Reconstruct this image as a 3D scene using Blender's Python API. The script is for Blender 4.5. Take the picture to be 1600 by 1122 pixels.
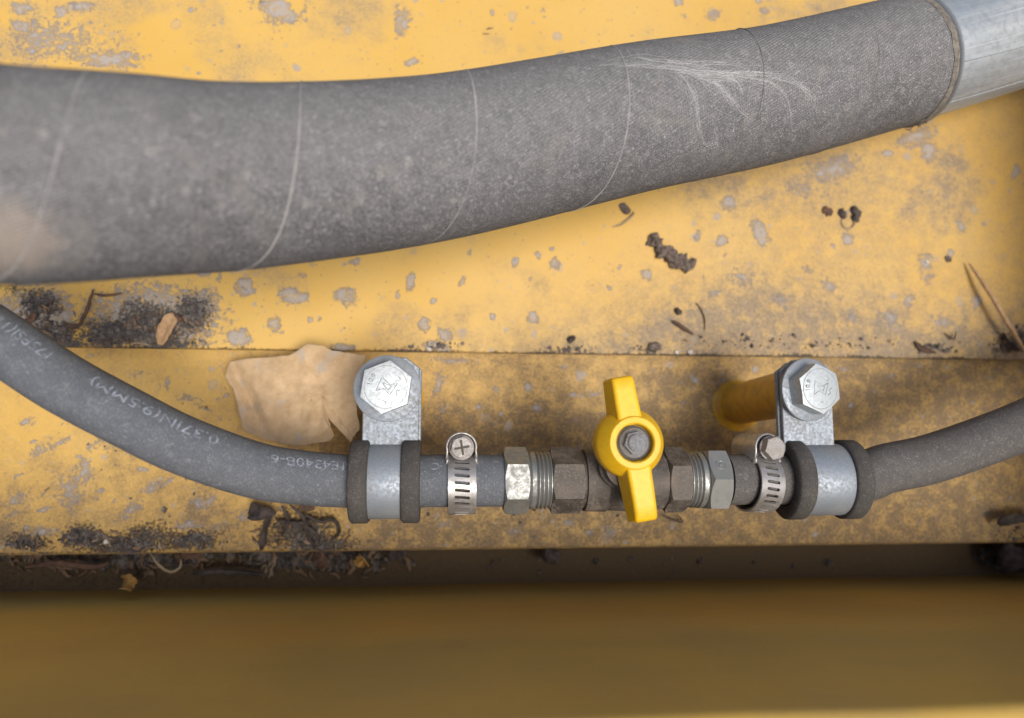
import bpy, bmesh, math, random
import numpy as np
from mathutils import Vector, Matrix, noise as mnoise
from mathutils.bvhtree import BVHTree

# ------------------------------------------------------------------ scene / camera / light
scene = bpy.context.scene
for o in list(bpy.data.objects):
    bpy.data.objects.remove(o)
COL = scene.collection
S = 0.001                      # everything below is written in millimetres
PI = math.pi
H = 310.0                      # camera height above the lower plate (mm)
F = 1164.0                     # focal length in photo pixels (1600 wide)

dn = Vector(((684-800)/F, -(695-561)/F, -1)).normalized()      # straight down, in camera space
dx = Vector(((12500-800)/F, -(708-561)/F, -1))
dx = (dx - dn*dx.dot(dn)).normalized()
dz = -dn
dy = dz.cross(dx)
ROT = Matrix((dx, dy, dz))                                     # camera space -> world
cam_d = bpy.data.cameras.new('camera')
cam_d.sensor_width = 36.0
cam_d.lens = 36.0*F/1600.0
cam_d.clip_start = 0.005
cam_d.clip_end = 50.0
cam_d.dof.use_dof = True
cam_d.dof.focus_distance = 0.252
cam_d.dof.aperture_fstop = (cam_d.lens*0.001)/0.0040
cam = bpy.data.objects.new('camera', cam_d)
COL.objects.link(cam)
cam.matrix_world = Matrix.Translation((0, 0, H*S)) @ ROT.to_4x4()
scene.camera = cam

SUN_DIR = Vector((0.22, -0.20, 1.0)).normalized()             # towards the sun
elev = math.asin(SUN_DIR.z)
world = bpy.data.worlds.new('World')
scene.world = world
world.use_nodes = True
wn = world.node_tree
bg = wn.nodes['Background']
sky = wn.nodes.new('ShaderNodeTexSky')
sky.sky_type = 'NISHITA'
sky.sun_disc = False
sky.sun_elevation = elev
sky.sun_rotation = math.atan2(SUN_DIR.x, SUN_DIR.y)
sky.air_density = 1.0
sky.dust_density = 4.0
sky.ozone_density = 1.0
wn.links.new(sky.outputs[0], bg.inputs[0])
bg.inputs[1].default_value = 0.058
sun_d = bpy.data.lights.new('sun', 'SUN')
sun_d.energy = 1.5
sun_d.angle = math.radians(26)
sun_d.color = (1.0, 0.96, 0.90)
sun = bpy.data.objects.new('sun', sun_d)
COL.objects.link(sun)
sun.rotation_euler = SUN_DIR.to_track_quat('Z', 'Y').to_euler()
sun.location = (0, 0, 2)
scene.view_settings.view_transform = 'Standard'
scene.view_settings.look = 'None'
scene.view_settings.gamma = 1.0
scene.view_settings.exposure = 1.06
scene.view_settings.use_curve_mapping = False

# ------------------------------------------------------------------ helpers
CAMP = Vector((0, 0, H))


def ray(px, py):
    return ROT @ Vector(((px-800)/F, -(py-561)/F, -1))


def at(px, py, z):
    """point of the scene at height z (mm) seen at photo position px,py"""
    d = ray(px, py)
    t = (z-H)/d.z
    return CAMP + d*t


def depth(px, py, zc):
    return CAMP + ray(px, py)*zc


def mesh_obj(name, verts, faces, mat, parent=None, origin=(0, 0, 0), smooth=True, angle=35, uv=None, col=None):
    ox, oy, oz = origin
    me = bpy.data.meshes.new(name)
    vs = [((v[0]-ox)*S, (v[1]-oy)*S, (v[2]-oz)*S) for v in verts]
    me.from_pydata(vs, [], [tuple(f) for f in faces])
    if uv is not None:
        l = me.uv_layers.new(name='UVMap')
        flat = np.array([uv[i] for f in faces for i in f] if not isinstance(uv, dict) else [], dtype=np.float32).ravel()
        l.data.foreach_set('uv', flat)
    me.validate()
    if smooth:
        me.polygons.foreach_set('use_smooth', [True]*len(me.polygons))
        me.update()
        if angle:
            me.set_sharp_from_angle(angle=math.radians(angle))
    if mat:
        me.materials.append(mat)
    o = bpy.data.objects.new(name, me)
    COL.objects.link(o)
    if parent is not None:
        o.parent = parent
    else:
        o.location = (ox*S, oy*S, oz*S)
    return o


def tag(o, label=None, cat=None, group=None, kind=None):
    if label:
        o['label'] = label
    if cat:
        o['category'] = cat
    if group:
        o['group'] = group
    if kind:
        o['kind'] = kind
    return o


def thing(name, label, cat, loc=(0, 0, 0), rot=(0, 0, 0), group=None):
    o = bpy.data.objects.new(name, None)
    o.empty_display_size = 0.01
    COL.objects.link(o)
    o.location = (loc[0]*S, loc[1]*S, loc[2]*S)
    o.rotation_euler = rot
    return tag(o, label, cat, group)


def merge(*parts):
    V, Fc = [], []
    for v, f in parts:
        b = len(V)
        V += list(v)
        Fc += [tuple(i+b for i in q) for q in f]
    return V, Fc


def lathe(prof, n=48, axis='x', caps=(True, True), c=(0, 0, 0)):
    """prof: list of (position along the axis, radius)"""
    V, Fc = [], []
    for a, r in prof:
        for k in range(n):
            t = 2*PI*k/n
            if axis == 'x':
                V.append((c[0]+a, c[1]+r*math.cos(t), c[2]+r*math.sin(t)))
            else:
                V.append((c[0]+r*math.cos(t), c[1]+r*math.sin(t), c[2]+a))
    m = len(prof)
    for j in range(m-1):
        for k in range(n):
            k2 = (k+1) % n
            q = (j*n+k, (j+1)*n+k, (j+1)*n+k2, j*n+k2)
            Fc.append(q if axis == 'x' else q[::-1])
    cap0 = tuple(range(n))
    cap1 = tuple((m-1)*n+k for k in range(n))
    if axis == 'x':
        if caps[0]: Fc.append(cap0)
        if caps[1]: Fc.append(cap1[::-1])
    else:
        if caps[0]: Fc.append(cap0[::-1])
        if caps[1]: Fc.append(cap1)
    return V, Fc


def hexa(a0, a1, R, rot=0.0, axis='x', c=(0, 0, 0), n=72, cham=(True, True), bore=None, ck=0.5):
    """hexagon prism with turned chamfers; corners on angle rot"""
    V, Fc = [], []
    af = R*math.cos(PI/6)

    def rh(t):
        u = (t-rot) % (PI/3) - PI/6
        return af/math.cos(u)
    rings = []
    if cham[0]:
        rings += [lambda t: (a0, af*0.985), lambda t: (a0+(rh(t)-af*0.985)*ck, rh(t))]
    else:
        rings += [lambda t: (a0, rh(t))]
    if cham[1]:
        rings += [lambda t: (a1-(rh(t)-af*0.985)*ck, rh(t)), lambda t: (a1, af*0.985)]
    else:
        rings += [lambda t: (a1, rh(t))]
    if bore:
        rings = [lambda t: (a0, bore)] + rings + [lambda t: (a1, bore)]
    for fn in rings:
        for k in range(n):
            t = 2*PI*k/n + rot
            a, r = fn(t)
            if axis == 'x':
                V.append((c[0]+a, c[1]+r*math.cos(t), c[2]+r*math.sin(t)))
            else:
                V.append((c[0]+r*math.cos(t), c[1]+r*math.sin(t), c[2]+a))
    m = len(rings)
    for j in range(m-1):
        for k in range(n):
            k2 = (k+1) % n
            q = (j*n+k, (j+1)*n+k, (j+1)*n+k2, j*n+k2)
            Fc.append(q if axis == 'x' else q[::-1])
    if not bore:
        cap0 = tuple(range(n)); cap1 = tuple((m-1)*n+k for k in range(n))
        if axis == 'x':
            Fc += [cap0, cap1[::-1]]
        else:
            Fc += [cap0[::-1], cap1]
    else:
        for k in range(n):
            k2 = (k+1) % n
            q = ((m-1)*n+k, k, k2, (m-1)*n+k2)
            Fc.append(q if axis == 'x' else q[::-1])
    return V, Fc


def catmull(P, n):
    P = [Vector(p) for p in P]
    P = [P[0]*2-P[1]] + P + [P[-1]*2-P[-2]]
    out = []
    for i in range(1, len(P)-2):
        a, b, c, d = P[i-1:i+3]
        for k in range(n):
            t = k/n
            out.append(0.5*((2*b)+(c-a)*t+(2*a-5*b+4*c-d)*t*t+(3*b-a-3*c+d)*t**3))
    out.append(P[-2])
    return out


def resample(P, step):
    L = [0.0]
    for a, b in zip(P, P[1:]):
        L.append(L[-1]+(b-a).length)
    n = max(2, int(L[-1]/step))
    out = []
    j = 0
    for k in range(n+1):
        s = L[-1]*k/n
        while j < len(P)-2 and L[j+1] < s:
            j += 1
        t = (s-L[j])/max(1e-9, L[j+1]-L[j])
        out.append(P[j].lerp(P[j+1], min(1, max(0, t))))
    return out, L[-1]


class Path:
    def __init__(self, pts, step=2.0):
        self.P, self.L = resample(pts, step)
        self.n = len(self.P)
        self.fr = []
        for i in range(self.n):
            T = (self.P[min(i+1, self.n-1)]-self.P[max(i-1, 0)]).normalized()
            U = (Vector((0, 0, 1))-T*T.z).normalized()
            self.fr.append((T, U, T.cross(U)))

    def frame(self, s):
        x = max(0, min(self.n-1.001, s/self.L*(self.n-1)))
        i = int(x); t = x-i
        p = self.P[i].lerp(self.P[i+1], t)
        f = [a.lerp(b, t).normalized() for a, b in zip(self.fr[i], self.fr[i+1])]
        return p, f

    def pt(self, s, a, r):
        p, (T, U, R) = self.frame(s)
        return p + U*(r*math.cos(a)) + R*(r*math.sin(a))


def tube(path, r, n=48, caps=True, rfun=None):
    V, Fc, UV = [], [], []
    for i in range(path.n):
        s = path.L*i/(path.n-1)
        p = path.P[i]; T, U, R = path.fr[i]
        for k in range(n):
            a = 2*PI*k/n
            rr = r if rfun is None else rfun(s, a)
            V.append(p+U*(rr*math.cos(a))+R*(rr*math.sin(a)))
            UV.append((s, a if a <= PI else a))
    uvl = []
    for i in range(path.n-1):
        s0 = path.L*i/(path.n-1); s1 = path.L*(i+1)/(path.n-1)
        for k in range(n):
            k2 = (k+1) % n
            Fc.append((i*n+k, i*n+k2, (i+1)*n+k2, (i+1)*n+k))
            c0 = 2*PI*k/n*r; c1 = 2*PI*(k+1)/n*r
            uvl += [(s0, c0), (s0, c1), (s1, c1), (s1, c0)]
    if caps:
        Fc.append(tuple(range(n))[::-1]); uvl += [(0, 0)]*n
        Fc.append(tuple((path.n-1)*n+k for k in range(n))); uvl += [(path.L, 0)]*n
    return V, Fc, uvl


def set_uv(o, uvl):
    l = o.data.uv_layers.new(name='UVMap')
    l.data.foreach_set('uv', np.array(uvl, dtype=np.float32).ravel())


def thread(pts, r, n=4, taper=False):
    """thin tube through a list of points"""
    V, Fc = [], []
    m = len(pts)
    up = Vector((0.13, 0.31, 0.94))
    for i, p in enumerate(pts):
        T = (pts[min(i+1, m-1)]-pts[max(i-1, 0)])
        T = T.normalized() if T.length > 1e-6 else Vector((1, 0, 0))
        U = up-T*up.dot(T)
        U = U.normalized() if U.length > 1e-3 else T.orthogonal().normalized()
        R = T.cross(U)
        rr = r*(1-abs(2*i/(m-1)-1)**3*0.7) if taper else r
        for k in range(n):
            a = 2*PI*k/n
            V.append(p+U*(rr*math.cos(a))+R*(rr*math.sin(a)))
    for i in range(m-1):
        for k in range(n):
            k2 = (k+1) % n
            Fc.append((i*n+k, i*n+k2, (i+1)*n+k2, (i+1)*n+k))
    Fc.append(tuple(range(n))[::-1]); Fc.append(tuple((m-1)*n+k for k in range(n)))
    return V, Fc


def bevel(o, w, seg=2, ang=30):
    m = o.modifiers.new('bevel', 'BEVEL')
    m.width = w*S; m.segments = seg; m.limit_method = 'ANGLE'; m.angle_limit = math.radians(ang)
    m.harden_normals = False
    return o


def solid(o, t, off=-1):
    m = o.modifiers.new('thick', 'SOLIDIFY')
    m.thickness = t*S; m.offset = off
    return o


_rng = np.random.default_rng(5)
_LAT = _rng.random((8, 256, 256))


def vnoise(x, y, sc, k=0):
    x = np.asarray(x)/sc; y = np.asarray(y)/sc
    xi = np.floor(x).astype(int); yi = np.floor(y).astype(int)
    fx = x-xi; fy = y-yi
    fx = fx*fx*(3-2*fx); fy = fy*fy*(3-2*fy)
    g = _LAT[k % 8]
    a = g[xi % 256, yi % 256]; b = g[(xi+1) % 256, yi % 256]
    c = g[xi % 256, (yi+1) % 256]; d = g[(xi+1) % 256, (yi+1) % 256]
    return (a*(1-fx)+b*fx)*(1-fy)+(c*(1-fx)+d*fx)*fy


def fbm(x, y, sc, k=0, o=4):
    v = 0; a = 0.5; t = 0
    for i in range(o):
        v = v+a*vnoise(x+17.3*i, y-9.1*i, sc, k+i); t += a
        sc *= 0.5; a *= 0.55
    return v/t


def sstep(a, b, x):
    t = np.clip((x-a)/(b-a), 0, 1)
    return t*t*(3-2*t)

# ------------------------------------------------------------------ materials


class M:
    def __init__(self, name):
        self.m = bpy.data.materials.new(name)
        self.m.use_nodes = True
        self.nt = self.m.node_tree
        self.b = self.nt.nodes['Principled BSDF']

    def n(self, t):
        return self.nt.nodes.new(t)

    def link(self, a, b):
        self.nt.links.new(a, b)

    def coord(self, kind='Object', scale=(1000, 1000, 1000)):
        t = self.n('ShaderNodeTexCoord'); mp = self.n('ShaderNodeMapping')
        mp.inputs['Scale'].default_value = scale
        self.link(t.outputs[kind], mp.inputs[0])
        return mp.outputs[0]

    def noise(self, vec, scale, detail=4, rough=0.55, dist=0.0):
        t = self.n('ShaderNodeTexNoise')
        t.inputs['Scale'].default_value = scale; t.inputs['Detail'].default_value = detail
        t.inputs['Roughness'].default_value = rough; t.inputs['Distortion'].default_value = dist
        self.link(vec, t.inputs['Vector'])
        return t.outputs[0]

    def voro(self, vec, scale, out='Distance'):
        t = self.n('ShaderNodeTexVoronoi')
        t.inputs['Scale'].default_value = scale
        self.link(vec, t.inputs['Vector'])
        return t.outputs[out]

    def rng(self, x, a, b, c=0.0, d=1.0, smooth=True):
        t = self.n('ShaderNodeMapRange')
        if smooth: t.interpolation_type = 'SMOOTHSTEP'
        for i, v in zip((1, 2, 3, 4), (a, b, c, d)):
            t.inputs[i].default_value = v
        self.link(x, t.inputs[0])
        return t.outputs[0]

    def math(self, op, a, b=None):
        t = self.n('ShaderNodeMath'); t.operation = op
        for i, v in enumerate((a, b)):
            if v is None: continue
            if isinstance(v, (int, float)): t.inputs[i].default_value = v
            else: self.link(v, t.inputs[i])
        return t.outputs[0]

    def mix(self, f, a, b):
        t = self.n('ShaderNodeMix'); t.data_type = 'RGBA'
        for i, v in ((0, f), (6, a), (7, b)):
            if isinstance(v, (int, float)): t.inputs[i].default_value = v
            elif isinstance(v, tuple): t.inputs[i].default_value = v+(1,) if len(v) == 3 else v
            else: self.link(v, t.inputs[i])
        return t.outputs[2]

    def attr(self, name):
        t = self.n('ShaderNodeAttribute'); t.attribute_name = name
        s = self.n('ShaderNodeSeparateColor')
        self.link(t.outputs['Color'], s.inputs[0])
        return s.outputs

    def bump(self, h, dist=0.1, strength=1.0, prev=None):
        t = self.n('ShaderNodeBump')
        t.inputs['Distance'].default_value = dist*S; t.inputs['Strength'].default_value = strength
        self.link(h, t.inputs['Height'])
        if prev is not None: self.link(prev, t.inputs['Normal'])
        return t.outputs[0]

    def set(self, col=None, rough=None, metal=None, normal=None, spec=None, **kw):
        for k, v in (('Base Color', col), ('Roughness', rough), ('Metallic', metal), ('Normal', normal), ('Specular IOR Level', spec)):
            if v is None: continue
            if isinstance(v, tuple): self.b.inputs[k].default_value = v+(1,)
            elif isinstance(v, (int, float)): self.b.inputs[k].default_value = v
            else: self.link(v, self.b.inputs[k])
        return self.m


YEL = (0.64, 0.375, 0.066)


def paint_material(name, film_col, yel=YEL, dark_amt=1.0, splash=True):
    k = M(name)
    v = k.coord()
    R, G, B = k.attr('dirt_shade')[:3]
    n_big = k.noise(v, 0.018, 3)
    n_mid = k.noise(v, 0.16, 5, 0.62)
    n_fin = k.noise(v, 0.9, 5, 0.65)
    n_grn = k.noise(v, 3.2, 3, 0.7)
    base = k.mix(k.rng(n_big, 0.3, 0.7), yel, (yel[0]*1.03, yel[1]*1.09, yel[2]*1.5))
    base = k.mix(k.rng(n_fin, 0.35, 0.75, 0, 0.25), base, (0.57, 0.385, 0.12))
    # dust film, also carrying painted shade on the plates and channel
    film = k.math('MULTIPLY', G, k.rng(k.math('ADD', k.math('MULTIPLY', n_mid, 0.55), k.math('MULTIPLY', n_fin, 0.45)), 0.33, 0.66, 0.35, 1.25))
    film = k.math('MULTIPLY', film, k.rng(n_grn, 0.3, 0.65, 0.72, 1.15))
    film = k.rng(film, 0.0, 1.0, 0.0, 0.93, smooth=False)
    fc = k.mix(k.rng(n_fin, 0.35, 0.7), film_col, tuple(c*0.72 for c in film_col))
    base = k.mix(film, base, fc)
    # dried mud splashes
    n_ed = k.noise(v, 0.42, 6, 0.68, 0.6)
    mf = k.math('ADD', R, k.math('MULTIPLY', k.math('SUBTRACT', k.math('ADD', k.math('MULTIPLY', n_ed, 0.65), k.math('MULTIPLY', n_fin, 0.35)), 0.5), 1.9))
    mud = k.rng(mf, 0.36, 0.62)
    mrim = k.math('MULTIPLY', k.rng(mf, 0.42, 0.52), k.rng(mf, 0.78, 0.55))
    mc = k.mix(k.rng(n_grn, 0.3, 0.7), (0.42, 0.39, 0.37), (0.28, 0.26, 0.25))
    mc = k.mix(k.math('MULTIPLY', mrim, 0.7), mc, (0.18, 0.15, 0.13))
    mc = k.mix(k.math('MULTIPLY', k.rng(mf, 0.95, 1.25), k.rng(n_fin, 0.42, 0.6)), mc, (0.13, 0.105, 0.09))
    base = k.mix(k.math('MULTIPLY', mud, k.rng(k.math('ADD', k.math('MULTIPLY', n_grn, 0.4), k.math('MULTIPLY', n_ed, 0.6)), 0.35, 0.6, 0.5, 0.95)), base, mc)
    # small round splash marks of many sizes
    for scl, gate in ((0.10, 0.55), (0.23, 0.6), (0.5, 0.66)) if splash else ():
        tv = k.n('ShaderNodeTexVoronoi'); tv.inputs['Scale'].default_value = scl
        k.link(v, tv.inputs['Vector'])
        sepc = k.n('ShaderNodeSeparateColor'); k.link(tv.outputs['Color'], sepc.inputs[0])
        rad = k.rng(sepc.outputs[0], gate, 1.0, 0.0, 0.26, smooth=False)
        dd = k.math('ADD', tv.outputs['Distance'], k.math('MULTIPLY', k.math('SUBTRACT', n_ed, 0.5), 0.5))
        ins = k.math('SUBTRACT', rad, dd)
        sm = k.rng(ins, 0.0, 0.05)
        rim_ = k.math('MULTIPLY', sm, k.rng(ins, 0.14, 0.03))
        base = k.mix(k.math('MULTIPLY', sm, k.rng(sepc.outputs[1], 0, 1, 0.15, 0.6)), base, mc)
        base = k.mix(k.math('MULTIPLY', rim_, 0.35), base, (0.26, 0.22, 0.19))
    # tiny flecks
    vo = k.voro(v, 0.33)
    fl = k.math('MULTIPLY', k.rng(vo, 0.15, 0.07), k.rng(n_mid, 0.45, 0.55))
    base = k.mix(k.math('MULTIPLY', fl, 0.75), base, (0.16, 0.12, 0.09))
    # black soil
    sf = k.math('ADD', B, k.math('MULTIPLY', k.math('SUBTRACT', n_fin, 0.5), 1.5))
    soil = k.rng(sf, 0.42, 0.78)
    sc = k.mix(k.rng(n_grn, 0.35, 0.7), (0.034, 0.028, 0.026), (0.17, 0.145, 0.13))
    base = k.mix(k.math('MULTIPLY', soil, dark_amt), base, sc)
    rough = k.math('ADD', 0.44, k.math('MULTIPLY', k.math('MAXIMUM', k.math('MAXIMUM', mud, soil), film), 0.45))
    h = k.math('ADD', k.math('MULTIPLY', mud, 0.5), k.math('MULTIPLY', soil, k.math('ADD', 0.6, k.math('MULTIPLY', n_grn, 1.6))))
    h = k.math('ADD', h, k.math('MULTIPLY', n_grn, 0.10))
    return k.set(base, rough, normal=k.bump(h, 0.35, 0.8))


m_upper = paint_material('yellow_paint_upper', (0.30, 0.235, 0.165))
m_lower = paint_material('yellow_paint_lower', (0.215, 0.152, 0.092))  # brown dust, darkened to paint the shade over the lower plate
m_gutter = paint_material('yellow_paint_gutter', (0.062, 0.044, 0.029), splash=False)  # dark dirt film, blackened further to paint the shade in the channel

k = M('yellow_paint_wall')
v = k.coord()
n1 = k.noise(v, 0.02, 4, 0.6)
n2 = k.noise(v, 0.5, 4, 0.6)
c = k.mix(k.rng(n1, 0.3, 0.7), (0.63, 0.395, 0.088), (0.55, 0.355, 0.10))
c = k.mix(k.rng(n2, 0.55, 0.8, 0, 0.35), c, (0.33, 0.23, 0.11))
m_wall = k.set(c, 0.5, normal=k.bump(n2, 0.05, 0.5))


def hose_material(name, base, dust, film, weave=0.0, speck=1.0, sc=1.0, patch=None, top=False):
    k = M(name)
    v = k.coord('UV', (1, 1, 1))
    ob = k.coord()
    n_big = k.noise(ob, 0.035*sc, 4)
    n_mid = k.noise(ob, 0.22*sc, 5, 0.6)
    n_fin = k.noise(ob, 1.1*sc, 4, 0.7)
    n_mic = k.noise(ob, 3.4*sc, 3, 0.7)
    c = k.mix(k.rng(n_mid, 0.2, 0.8, 0.25, 0.75), base, film)
    c = k.mix(k.rng(n_big, 0.35, 0.75, 0, 0.5), c, film)
    c = k.mix(k.rng(n_mic, 0.48, 0.72, 0, 0.55*speck), c, dust)
    vo = k.voro(ob, 0.55*sc)
    vo2 = k.voro(ob, 1.3*sc)
    sp = k.math('MULTIPLY', k.rng(vo, 0.30, 0.12), k.rng(n_fin, 0.48, 0.62))
    sp2 = k.math('MULTIPLY', k.rng(vo2, 0.32, 0.15), k.rng(n_mid, 0.42, 0.6))
    c = k.mix(k.math('MULTIPLY', sp, 0.65*speck), c, dust)
    c = k.mix(k.math('MULTIPLY', sp2, 0.55*speck), c, dust)
    scf = k.noise(ob, 0.55*sc, 6, 0.7, 1.2)
    c = k.mix(k.rng(scf, 0.54, 0.66, 0, 0.55*speck), c, tuple(x*0.75 for x in dust))
    if top:
        for scl, lo_, hi_, amt in ((1.2, 0.57, 0.67, 0.42), (2.5, 0.57, 0.68, 0.55)):
            ng = k.noise(ob, scl, 3, 0.6)
            c = k.mix(k.rng(ng, lo_, hi_, 0, amt), c, (0.46, 0.44, 0.42))
        nd = k.noise(ob, 2.1, 3, 0.6)
        c = k.mix(k.rng(nd, 0.46, 0.36, 0, 0.5), c, (0.05, 0.05, 0.052))
        # dust tone painting the lit upper side of the hose, washed patches and pale drip rings
        sx = k.n('ShaderNodeSeparateXYZ'); k.link(v, sx.inputs[0])
        ang = k.math('ADD', k.math('DIVIDE', sx.outputs[1], 24.0), 0.35)
        up = k.math('COSINE', ang)
        lit_top = k.rng(k.math('ADD', up, k.math('MULTIPLY', k.math('SUBTRACT', n_mid, 0.5), 0.9)), 0.1, 1.2, 0.0, 0.42)
        c = k.mix(k.math('MULTIPLY', lit_top, k.rng(n_mic, 0.3, 0.65, 0.4, 1.0)), c, (0.30, 0.288, 0.275))
        bl = k.noise(ob, 0.06, 5, 0.65, 0.8)
        c = k.mix(k.rng(bl, 0.56, 0.68, 0, 0.4), c, (0.30, 0.27, 0.235))
        tv = k.n('ShaderNodeTexVoronoi'); tv.inputs['Scale'].default_value = 0.17
        k.link(ob, tv.inputs['Vector'])
        sepc = k.n('ShaderNodeSeparateColor'); k.link(tv.outputs['Color'], sepc.inputs[0])
        rad = k.rng(sepc.outputs[0], 0.5, 1.0, 0.0, 0.30, smooth=False)
        ins = k.math('SUBTRACT', rad, k.math('ADD', tv.outputs['Distance'], k.math('MULTIPLY', k.math('SUBTRACT', n_fin, 0.5), 0.35)))
        c = k.mix(k.math('MULTIPLY', k.math('MULTIPLY', k.rng(ins, 0, .05), k.rng(ins, 0.2, 0.03, 0.4, 1)), 0.4), c, (0.42, 0.39, 0.35))
    if patch:
        vm = k.n('ShaderNodeVectorMath'); vm.operation = 'DISTANCE'
        k.link(ob, vm.inputs[0]); vm.inputs[1].default_value = patch
        pd = k.math('ADD', vm.outputs['Value'], k.math('MULTIPLY', n_mid, 10.0))
        c = k.mix(k.rng(pd, 19.0, 8.0, 0, 0.7), c, (0.42, 0.34, 0.27))
    h = k.math('ADD', k.math('MULTIPLY', n_fin, 0.6), k.math('MULTIPLY', n_mic, 0.5))
    if weave:
        w = k.n('ShaderNodeTexWave'); w.wave_type = 'BANDS'; w.bands_direction = 'DIAGONAL'
        w.inputs['Scale'].default_value = 0.42; w.inputs['Distortion'].default_value = 0.6
        w.inputs['Detail'].default_value = 1.0
        mp = k.n('ShaderNodeMapping'); mp.inputs['Scale'].default_value = (0.5, 1.5, 1)
        k.link(v, mp.inputs[0]); k.link(mp.outputs[0], w.inputs['Vector'])
        w2 = k.n('ShaderNodeTexWave'); w2.wave_type = 'BANDS'; w2.bands_direction = 'X'
        w2.inputs['Scale'].default_value = 0.36; w2.inputs['Distortion'].default_value = 0.8
        k.link(v, w2.inputs['Vector'])
        wv = k.math('ADD', w.outputs[1], k.math('MULTIPLY', w2.outputs[1], 0.6))
        c = k.mix(k.rng(wv, 0.2, 1.4, 0.22*weave, 0.0), c, tuple(x*0.35 for x in base))
        h = k.math('ADD', h, k.math('MULTIPLY', wv, 0.9*weave))
    return k.set(c, 0.85, normal=k.bump(h, 0.12, 0.9), spec=0.3)


m_hose = hose_material('rubber_hose', (0.068, 0.075, 0.088), (0.30, 0.30, 0.30), (0.122, 0.131, 0.148), speck=1.0, sc=1.0)
m_rubber = hose_material('clamp_rubber', (0.042, 0.039, 0.038), (0.26, 0.235, 0.20), (0.075, 0.068, 0.062), speck=0.55, sc=0.9)
m_hose_brown = hose_material('hose_brown_dust', (0.060, 0.058, 0.059), (0.28, 0.25, 0.21), (0.108, 0.101, 0.097), speck=1.0, sc=1.1)


def metal_material(name, col, rough, metal=1.0, dust=(0.30, 0.26, 0.20), damt=0.3, streak=None, sc=1.0, bmp=0.8):
    k = M(name)
    v = k.coord()
    n1 = k.noise(v, 0.12*sc, 5, 0.6); n2 = k.noise(v, 0.9*sc, 4, 0.65); n3 = k.noise(v, 4.0*sc, 2, 0.6)
    c = k.mix(k.rng(n2, 0.3, 0.7), col, tuple(x*0.80 for x in col))
    if streak:
        ns = k.noise(k.coord(scale=streak), 1.0, 3, 0.6)
        c = k.mix(k.rng(ns, 0.35, 0.7, 0, 0.6), c, tuple(min(1, x*1.25) for x in col))
    d = k.math('MULTIPLY', k.rng(k.math('ADD', k.math('MULTIPLY', n1, 0.5), k.math('MULTIPLY', n2, 0.5)), 0.42, 0.64), damt)
    c = k.mix(d, c, dust)
    r = k.math('ADD', k.rng(n2, 0.3, 0.7, rough*0.85, rough*1.2), k.math('MULTIPLY', d, 0.5))
    mt = k.math('MULTIPLY', k.math('SUBTRACT', 1.0, d), metal)
    h = k.math('ADD', n2, k.math('MULTIPLY', n3, 0.4))
    return k.set(c, r, mt, k.bump(h, 0.09, bmp))


m_galv = metal_material('galvanised_steel', (0.56, 0.60, 0.63), 0.46, 0.55, damt=0.12, streak=(1000*.005, 1000*.12, 1000*.12))
m_zincband = metal_material('grey_zinc_plate', (0.30, 0.335, 0.375), 0.55, 0.45, dust=(0.30, 0.26, 0.20), damt=0.30, bmp=0.25)
m_zinc = metal_material('bright_zinc', (0.52, 0.53, 0.53), 0.42, 0.75, damt=0.25, sc=1.6)
m_bolt = metal_material('bolt_zinc', (0.56, 0.60, 0.61), 0.5, 0.55, dust=(0.45, 0.44, 0.41), damt=0.12)
m_mark = metal_material('mark_zinc', (0.40, 0.43, 0.44), 0.5, 0.5, damt=0.2)
m_nut = metal_material('plated_nut', (0.33, 0.335, 0.32), 0.5, 0.65, dust=(0.24, 0.215, 0.18), damt=0.25, sc=0.45, bmp=0.25)
m_thread = metal_material('plated_thread', (0.34, 0.345, 0.33), 0.42, 0.7, dust=(0.20, 0.175, 0.14), damt=0.4)
m_stainless = metal_material('stainless_band', (0.50, 0.48, 0.465), 0.40, 0.8, dust=(0.28, 0.24, 0.20), damt=0.35, bmp=0.3)
m_body = metal_material('grimy_valve_body', (0.088, 0.078, 0.068), 0.6, 0.3, dust=(0.22, 0.178, 0.14), damt=0.85, sc=1.5)
m_grub = metal_material('grubby_screw', (0.36, 0.34, 0.32), 0.5, 0.5, dust=(0.30, 0.26, 0.22), damt=0.8, sc=2.5, bmp=1.0)
m_stem = metal_material('stem_nut', (0.24, 0.24, 0.245), 0.7, 0.15, dust=(0.17, 0.14, 0.11), damt=0.5, sc=2)
m_grime = metal_material('grimy_recess', (0.08, 0.07, 0.055), 0.8, 0.1, dust=(0.17, 0.14, 0.10), damt=0.6, sc=2)

k = M('galvanised_pipe')
v = k.coord('UV', (1, 1, 1)); ob = k.coord()
mp = k.n('ShaderNodeMapping'); mp.inputs['Scale'].default_value = (0.012, 0.22, 1)
k.link(v, mp.inputs[0])
ns_ = k.noise(mp.outputs[0], 1.0, 5, 0.65); n2 = k.noise(ob, 0.35, 5, 0.65)
mp2 = k.n('ShaderNodeMapping'); mp2.inputs['Scale'].default_value = (0.006, 0.9, 1)
k.link(v, mp2.inputs[0])
n3 = k.noise(mp2.outputs[0], 1.0, 3, 0.6)
c = k.mix(k.rng(ns_, 0.35, 0.65), (0.42, 0.46, 0.49), (0.56, 0.60, 0.62))
c = k.mix(k.rng(n3, 0.60, 0.68, 0, 0.6), c, (0.75, 0.78, 0.79))
c = k.mix(k.rng(n2, 0.52, 0.7, 0, 0.4), c, (0.36, 0.37, 0.37))
m_pipe = k.set(c, k.rng(n2, 0.3, 0.7, 0.38, 0.6), 0.6, k.bump(n2, 0.05, 0.4))

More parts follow.
